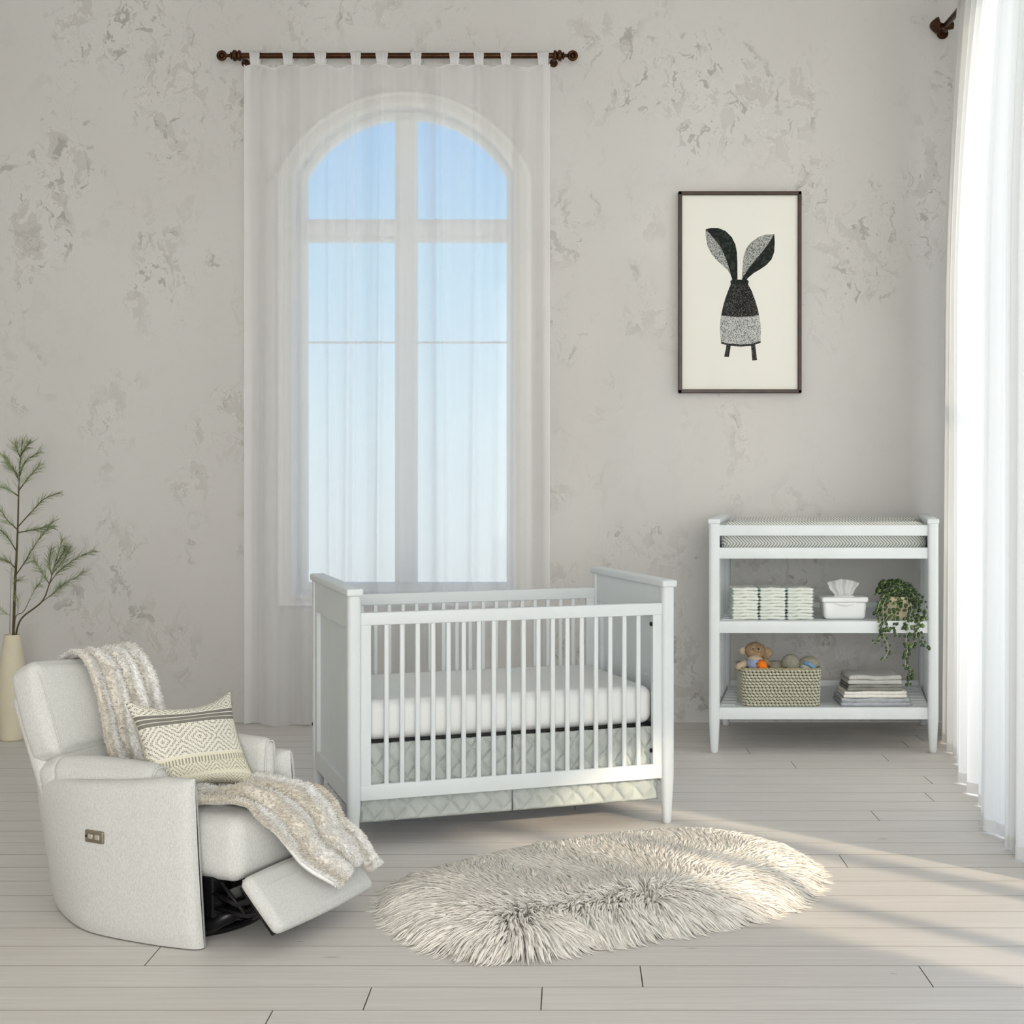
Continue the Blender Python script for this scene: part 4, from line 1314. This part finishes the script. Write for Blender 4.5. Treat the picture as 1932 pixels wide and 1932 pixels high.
# ---- fleece throws (world coordinates built in the chair's frame)
def chw(p): return Matrix.Rotation(CHR, 3, 'Z') @ Vector(p) + CHL
def throw(name, label, fn_, nu, nv, seed, nst, thick=.010, stripe=None):
    G = np.zeros((nu, nv, 3))
    for i in range(nu):
        for j in range(nv):
            G[i, j] = fn_(i/(nu-1), j/(nv-1))
    # normals
    du = np.gradient(G, axis=0); dv = np.gradient(G, axis=1)
    Nn = np.cross(du, dv); Nn /= np.linalg.norm(Nn, axis=2)[:, :, None]+1e-9
    if Nn[:, :, 2].mean() < 0: Nn = -Nn
    top = G + Nn*thick; bot = G
    V = np.concatenate([top.reshape(-1, 3), bot.reshape(-1, 3)])
    def gi(i, j, l): return l*nu*nv + i*nv + j
    F = []
    for i in range(nu-1):
        for j in range(nv-1):
            F.append((gi(i, j, 0), gi(i+1, j, 0), gi(i+1, j+1, 0), gi(i, j+1, 0)))
            F.append((gi(i, j, 1), gi(i, j+1, 1), gi(i+1, j+1, 1), gi(i+1, j, 1)))
    for i in range(nu-1):
        for j in (0, nv-1): F.append((gi(i, j, 0), gi(i+1, j, 0), gi(i+1, j, 1), gi(i, j, 1)))
    for j in range(nv-1):
        for i in (0, nu-1): F.append((gi(i, j, 0), gi(i, j+1, 0), gi(i, j+1, 1), gi(i, j, 1)))
    F = np.array(F)
    light, dk = np.array(srgb(253, 252, 249)), np.array(srgb(230, 223, 210))
    def colr(a, c):
        f = np.clip(.5+.5*np.sin(a*stripe[0]*6.283 + 1.5*np.sin(c*5+seed)) + .25*np.sin(c*37+a*13)*np.sin(a*51), 0, 1)[..., None]
        return light[None]*(f) + dk[None]*(1-f)
    aa, cc_ = np.meshgrid(np.linspace(0, 1, nu), np.linspace(0, 1, nv), indexing='ij')
    C = np.concatenate([colr(aa.ravel(), cc_.ravel())]*2)
    ii = rng.uniform(0, nu-1.001, nst); jj = rng.uniform(0, nv-1.001, nst)
    # extra tufts at the borders
    ne = nst//7
    ii[:ne] = np.where(rng.random(ne) < .5, 0.01, nu-1.01); jj[ne:2*ne] = np.where(rng.random(ne) < .5, 0.01, nv-1.01)
    i0, j0 = ii.astype(int), jj.astype(int); fi, fj = (ii-i0)[:, None], (jj-j0)[:, None]
    bil = lambda A: A[i0, j0]*(1-fi)*(1-fj) + A[i0+1, j0]*fi*(1-fj) + A[i0, j0+1]*(1-fi)*fj + A[i0+1, j0+1]*fi*fj
    bp_ = bil(top); nn_ = bil(Nn)
    dn = rng.normal(size=(nst, 3))*.45
    fl2 = bil(dv); fl2 /= np.linalg.norm(fl2, axis=1)[:, None]+1e-9
    d_ = nn_*.8 + dn + fl2*.5
    # border tufts point outward
    e_i = np.where(ii < .5, -1, np.where(ii > nu-1.6, 1, 0))[:, None]; e_j = np.where(jj < .5, -1, np.where(jj > nv-1.6, 1, 0))[:, None]
    dun = bil(du); dun /= np.linalg.norm(dun, axis=1)[:, None]+1e-9
    d_ += dun*e_i*1.2 + fl2*e_j*1.2
    cs_ = colr(ii/(nu-1), jj/(nv-1))*(.86+.2*rng.random(nst))[:, None]
    V1, F1, C1 = strands_mesh('', bp_, d_, .007+.008*rng.random(nst), .0016+.0010*rng.random(nst), d_*.6+fl2*.5+dn*.5, None, cs_, 2)
    Vt = np.concatenate([V, V1]); Ft = np.concatenate([F, F1+len(V)]); Ct = np.concatenate([C, C1])
    o = build_np(name, Vt, Ft, Ct, M['fleece'])
    o.location = CHL; o.rotation_euler.z = CHR
    return tag(o, label, 'blanket', 'plush throws on the recliner')

# over the back: path in (x,z) from behind, over the top, down the front
def backpath(c):
    P0 = Vector((-.615, 0, .555))
    k = [P0 - Nf*.142 + Lu*.12, P0 - Nf*.142 + Lu*.24, P0 - Nf*.118 + Lu*.300, P0 - Nf*.05 + Lu*.312, P0 + Nf*.006 + Lu*.290,
         P0 + Nf*.030 + Lu*.22, P0 + Nf*.032 + Lu*.10, P0 + Nf*.026 + Lu*.0, P0 + Nf*.040 - Lu*.08, P0 + Nf*.045 - Lu*.13]
    return k
bpth = catmull(backpath(0), 60)
def f1(a, c):
    i = min(int(c*59), 58); p = bpth[i].lerp(bpth[i+1], c*59-i)
    left = interp(c, [0, .3, .5, 1], [.02, -.015, -.045, -.085]); right = interp(c, [0, .35, .6, .8, 1], [.22, .262, .285, .27, .22])
    v = left + (right-left)*a
    g = min(1, max(0, (c-.12)*3))
    fold = .016*math.sin(a*2*math.pi*3.6 + .8*math.sin(c*4)) + .007*math.sin(a*2*math.pi*8+2*c)
    i2 = min(i+1, 59); tn = (bpth[min(i+2, 59)]-bpth[max(i-1, 0)]).normalized(); nrm = Vector((tn.z, 0, -tn.x))
    if nrm.x < 0 and c > .5: nrm = -nrm
    if c <= .5 and nrm.z < 0: nrm = -nrm
    drop = -.05*max(0, a-.82)/.18*(1 if c > .25 else .5)
    return Vector((p.x, v, p.z)) + nrm*(.008+fold*(.25+.6*g)*.9) + Vector((drop*.7, 0, drop*.2))
throw('throw_blanket', 'striped cream fleece throw draped over the back of the recliner', f1, 70, 90, 1, 26000, stripe=(4,))
# over the seat and down to the footrest
lapk = [Vector(q) for q in ((-.20, 0, .400), (-.14, 0, .404), (-.08, 0, .412), (.02, 0, .414), (.085, 0, .398), (.125, .10, .355), (.150, .125, .295), (.185, .15, .245), (.225, .165, .195), (.248, .175, .165))]
lapc = catmull(lapk, 60)
def f2(a, c):
    i = min(int(c*59), 58); p = lapc[i].lerp(lapc[i+1], c*59-i)
    vl = interp(c, [0, .35, .5, .65, .8, 1], [-.17, -.19, -.15, -.11, -.06, .03]); vr = interp(c, [0, .35, .5, .65, .8, 1], [.16, .21, .235, .26, .285, .29])
    v = vl + (vr-vl)*a
    tn = (lapc[min(i+2, 59)]-lapc[max(i-1, 0)]).normalized(); nrm = Vector((-tn.z, 0, tn.x))
    if nrm.z < 0: nrm = -nrm
    fold = .017*math.sin(a*2*math.pi*2.6+2.2*c+.6) + .008*math.sin(a*2*math.pi*6+3*c) + .006*math.sin(c*21+a*4)
    edge_ = -.012*max(0, 1-a/.07)
    near_end = .03*math.sin(a*7+1)*max(0, (c-.8)/.2)
    return Vector((p.x+near_end*.6, v, p.z-near_end*.55)) + nrm*(.016+fold+edge_)
throw('throw_blanket', 'rumpled cream fleece throw spilling from the seat onto the footrest', f2, 70, 90, 3, 26000, stripe=(3,))

# ---- patterned pillow
PT = dict(TL=Vector((-.415, -.165, .735)), TR=Vector((-.262, .195, .722)), BR=Vector((-.095, .140, .408)), BL=Vector((-.265, -.215, .405)))
def ppat(a, c):
    dots = ((a*58+.5*(int(c*52) % 2)) % 1 < .68) and ((c*52) % 1 < .8)
    def dia(x, y_, nx, ny, rings):
        u = abs((x*nx) % 1 - .5)*2; v = abs((y_*ny) % 1 - .5)*2
        r_ = u+v
        return (r_*rings) % 1 < .5
    if c < .17: k = dia(a+.1, c/.17*.9, 3.5, .9, 2.6) and dots
    elif c < .30:
        q = (c-.17)/.13*3 % 1; k = q > .2 and c > .178
        return .95 if k else .1
    elif c < .61: k = dia(a, (c-.31)/.30, 3.0, 1.0, 3.0) and dots
    elif c < .645: k = False
    elif c < .70: k = (a*34) % 1 < .45
    elif c < .82:
        y_ = (c-.70)/.12; u = abs((a*5) % 1-.5)*2; k = ((u*1.0+y_)*2.5) % 1 < .5 and dots
    elif c < .865: k = False
    else:
        y_ = (c-.865)/.135; u = abs((a*6) % 1-.5)*2; k = ((u+y_*1.2)*2.6) % 1 < .5 and dots
    return .85 if k else .0
def pcol(a, c):
    f = ppat(a, c)
    f *= 1-.25*c
    cr_ = srgb(236, 233, 220) if c < .62 else srgb(232, 228, 206)
    dk = srgb(108, 106, 100)
    return tuple(cr_[i]*(1-f)+dk[i]*f for i in range(3))
def psurf(sgn):
    def f(a, c):
        # concave edges
        pin = .08
        a2 = a; c2 = c
        top = PT['TL'].lerp(PT['TR'], a2); bot = PT['BL'].lerp(PT['BR'], a2)
        p = top.lerp(bot, c2)
        ctr = (PT['TL']+PT['TR']+PT['BL']+PT['BR'])/4
        ea = 4*a*(1-a); ec = 4*c*(1-c)
        px_ = (top-bot)*(-pin*1.9*ea*(1-2*c)) if True else 0
        side = (PT['TR']-PT['TL'])
        p = p + px_*(1-.3*ec)*abs(1-2*c)**1.5 + side*(pin*1.0*ec*(1-2*a))*abs(1-2*a)**2
        n_ = (PT['TR']-PT['TL']).cross(PT['BL']-PT['TL']).normalized()
        if n_.x < 0: n_ = -n_
        th = .062*(max(0, ea*ec))**.42
        wr = .004*math.sin(a*9+c*7)*ea*ec
        return p + n_*(sgn*th + wr)
    return f
b = MB(); b.grid(psurf(1), 290, 290, col=pcol)
b2 = MB(); b2.grid(psurf(-1), 60, 60, col=lambda a, c: srgb(225, 218, 195))
b.add(b2.v, [tuple(reversed(f)) for f in b2.f], b2.c)
pw_ = b.build('throw_pillow', M['pillow']); pw_.location = CHL; pw_.rotation_euler.z = CHR
tag(pw_, 'cream and grey woven pillow with diamond and stripe pattern on the recliner', 'pillow')

# ================================================================== VASE AND BRANCHES
VX, VY = -3.075, 8.0
vs_ = MB()
prof = [(0, 0), (.058, 0), (.064, .006), (.070, .08), (.0745, .20), (.074, .30), (.069, .38), (.060, .46), (.050, .53), (.0425, .572), (.0420, .578), (.038, .578), (.037, .565), (.044, .52), (.055, .44), (.055, .1), (0, .09)]
pr_ = catmull([(r_, z, 0) for r_, z in prof[2:11]], 40)
full = prof[:2] + [(p.x, p.y) for p in pr_] + prof[11:]
vs_.lathe(full, 48)
vo = vs_.build('vase', M['vase'], sharp=50); vo.location = (VX, VY, 0)
tag(vo, 'tall matte ivory vase standing on the floor at the left edge', 'vase')
bp2 = lambda x, y_: (x/3.116, 800+y_/3.116)
def needles(path, n0, dens, ln, mb, tip=True):
    L = len(path)
    for k in range(int(n0*L), L):
        t = (k - n0*L)/max(1, L*(1-n0))
        tn = (path[min(k+1, L-1)]-path[max(k-1, 0)]).normalized()
        for _ in range(dens):
            a = random.uniform(0, 2*math.pi)
            o1 = tn.orthogonal().normalized(); o2 = tn.cross(o1)
            d = tn*random.uniform(.55, 1.1) + (o1*math.cos(a)+o2*math.sin(a))*random.uniform(.3, .8)
            d.normalize()
            l = ln*random.uniform(.5, 1.1)*(1-.3*t)
            p = path[k]; q = p + d*l*.5; r_ = q + (d + Vector((0, 0, random.uniform(-.25, .1)))).normalized()*l*.5
            mb.tube([p, q, r_], [.0011, .0010, .0003], 3, cap=False)
def branch(label, main, sides, y0, r0, dens=2):
    root = tag(empty('pine_branch', (VX, VY, .578)), label, 'branch', 'branches standing in the vase')
    O_ = Vector(root.location)
    P_ = [at(*bp2(*q), y0 + .03*math.sin(i*1.3)) - O_ for i, q in enumerate(main)]
    P_[0] = Vector((P_[0].x*.5, 0, -.12)); 
    c = catmull(P_, 10*len(P_))
    tw = MB(); tw.tube(c, [r0*(1-.8*i/len(c)) for i in range(len(c))], 8)
    nd = MB(); needles(c, .72, dens, .082, nd)
    for sd2 in sides:
        n = len(sd2)
        yo = random.uniform(-.08, .08)
        S_ = [at(*bp2(*q), y0 + yo*i/(n-1)) - O_ for i, q in enumerate(sd2)]
        # start on the stem
        j = min(range(len(c)), key=lambda k: (c[k]-S_[0]).length)
        S_[0] = c[j]
        cs2 = catmull(S_, 9*n)
        tw.tube(cs2, [max(.0011, r0*.42*(1-.75*i/len(cs2))) for i in range(len(cs2))], 6)
        needles(cs2, .22, dens, .080, nd)
    tw.build('twig', M['bark'], root); o = nd.build('needle', M['needle'], root, smooth=False); o['kind'] = 'stuff'
branch('tallest pine branch with upright stem in the ivory vase', [(78, 1330), (80, 1200), (88, 950), (97, 780), (104, 620), (110, 400), (117, 250), (133, 95)],
       [[(95, 900), (140, 820), (200, 720), (260, 640), (310, 575)], [(103, 640), (180, 625), (250, 610), (300, 600)], [(110, 600), (200, 500), (260, 440), (345, 405)],
        [(112, 385), (180, 300), (235, 240)], [(112, 300), (150, 220), (232, 165)], [(112, 300), (60, 240), (20, 185)], [(108, 430), (40, 380), (-25, 365)],
        [(102, 620), (40, 560), (-15, 480)], [(96, 740), (40, 660), (-25, 600)], [(92, 850), (40, 805), (-30, 775)], [(112, 330), (80, 270), (40, 225)], [(120, 200), (100, 150), (90, 120)], [(122, 190), (150, 140), (170, 110)]], 8.0, .0095, 3)
branch('right leaning pine branch in the ivory vase, fanned at its end', [(90, 1330), (95, 1235), (130, 1140), (245, 1045), (290, 940), (330, 800), (368, 680)],
       [[(290, 940), (350, 860), (450, 790), (550, 745)], [(250, 1040), (320, 990), (370, 945), (490, 875)], [(290, 940), (250, 880), (200, 800)], [(300, 900), (290, 820), (300, 740)], [(310, 880), (380, 790), (400, 740)], [(320, 850), (370, 760), (430, 700)][:2]+[(385, 720)]], 7.98, .0065, 4)
branch('thin bare pine twig curving right in the ivory vase', [(70, 1330), (85, 1220), (95, 1130), (140, 1100), (190, 1000), (250, 910)], [[(190, 1000), (210, 960), (235, 940)], [(95, 1110), (105, 1050), (100, 1020)]], 7.97, .0035, 1)
branch('thin pale upright twig at the left of the ivory vase', [(60, 1330), (58, 1230), (62, 1000), (66, 850)], [[(60, 1140), (30, 1110), (-20, 1075)], [(63, 960), (80, 930), (110, 915)]], 8.01, .0025, 1)
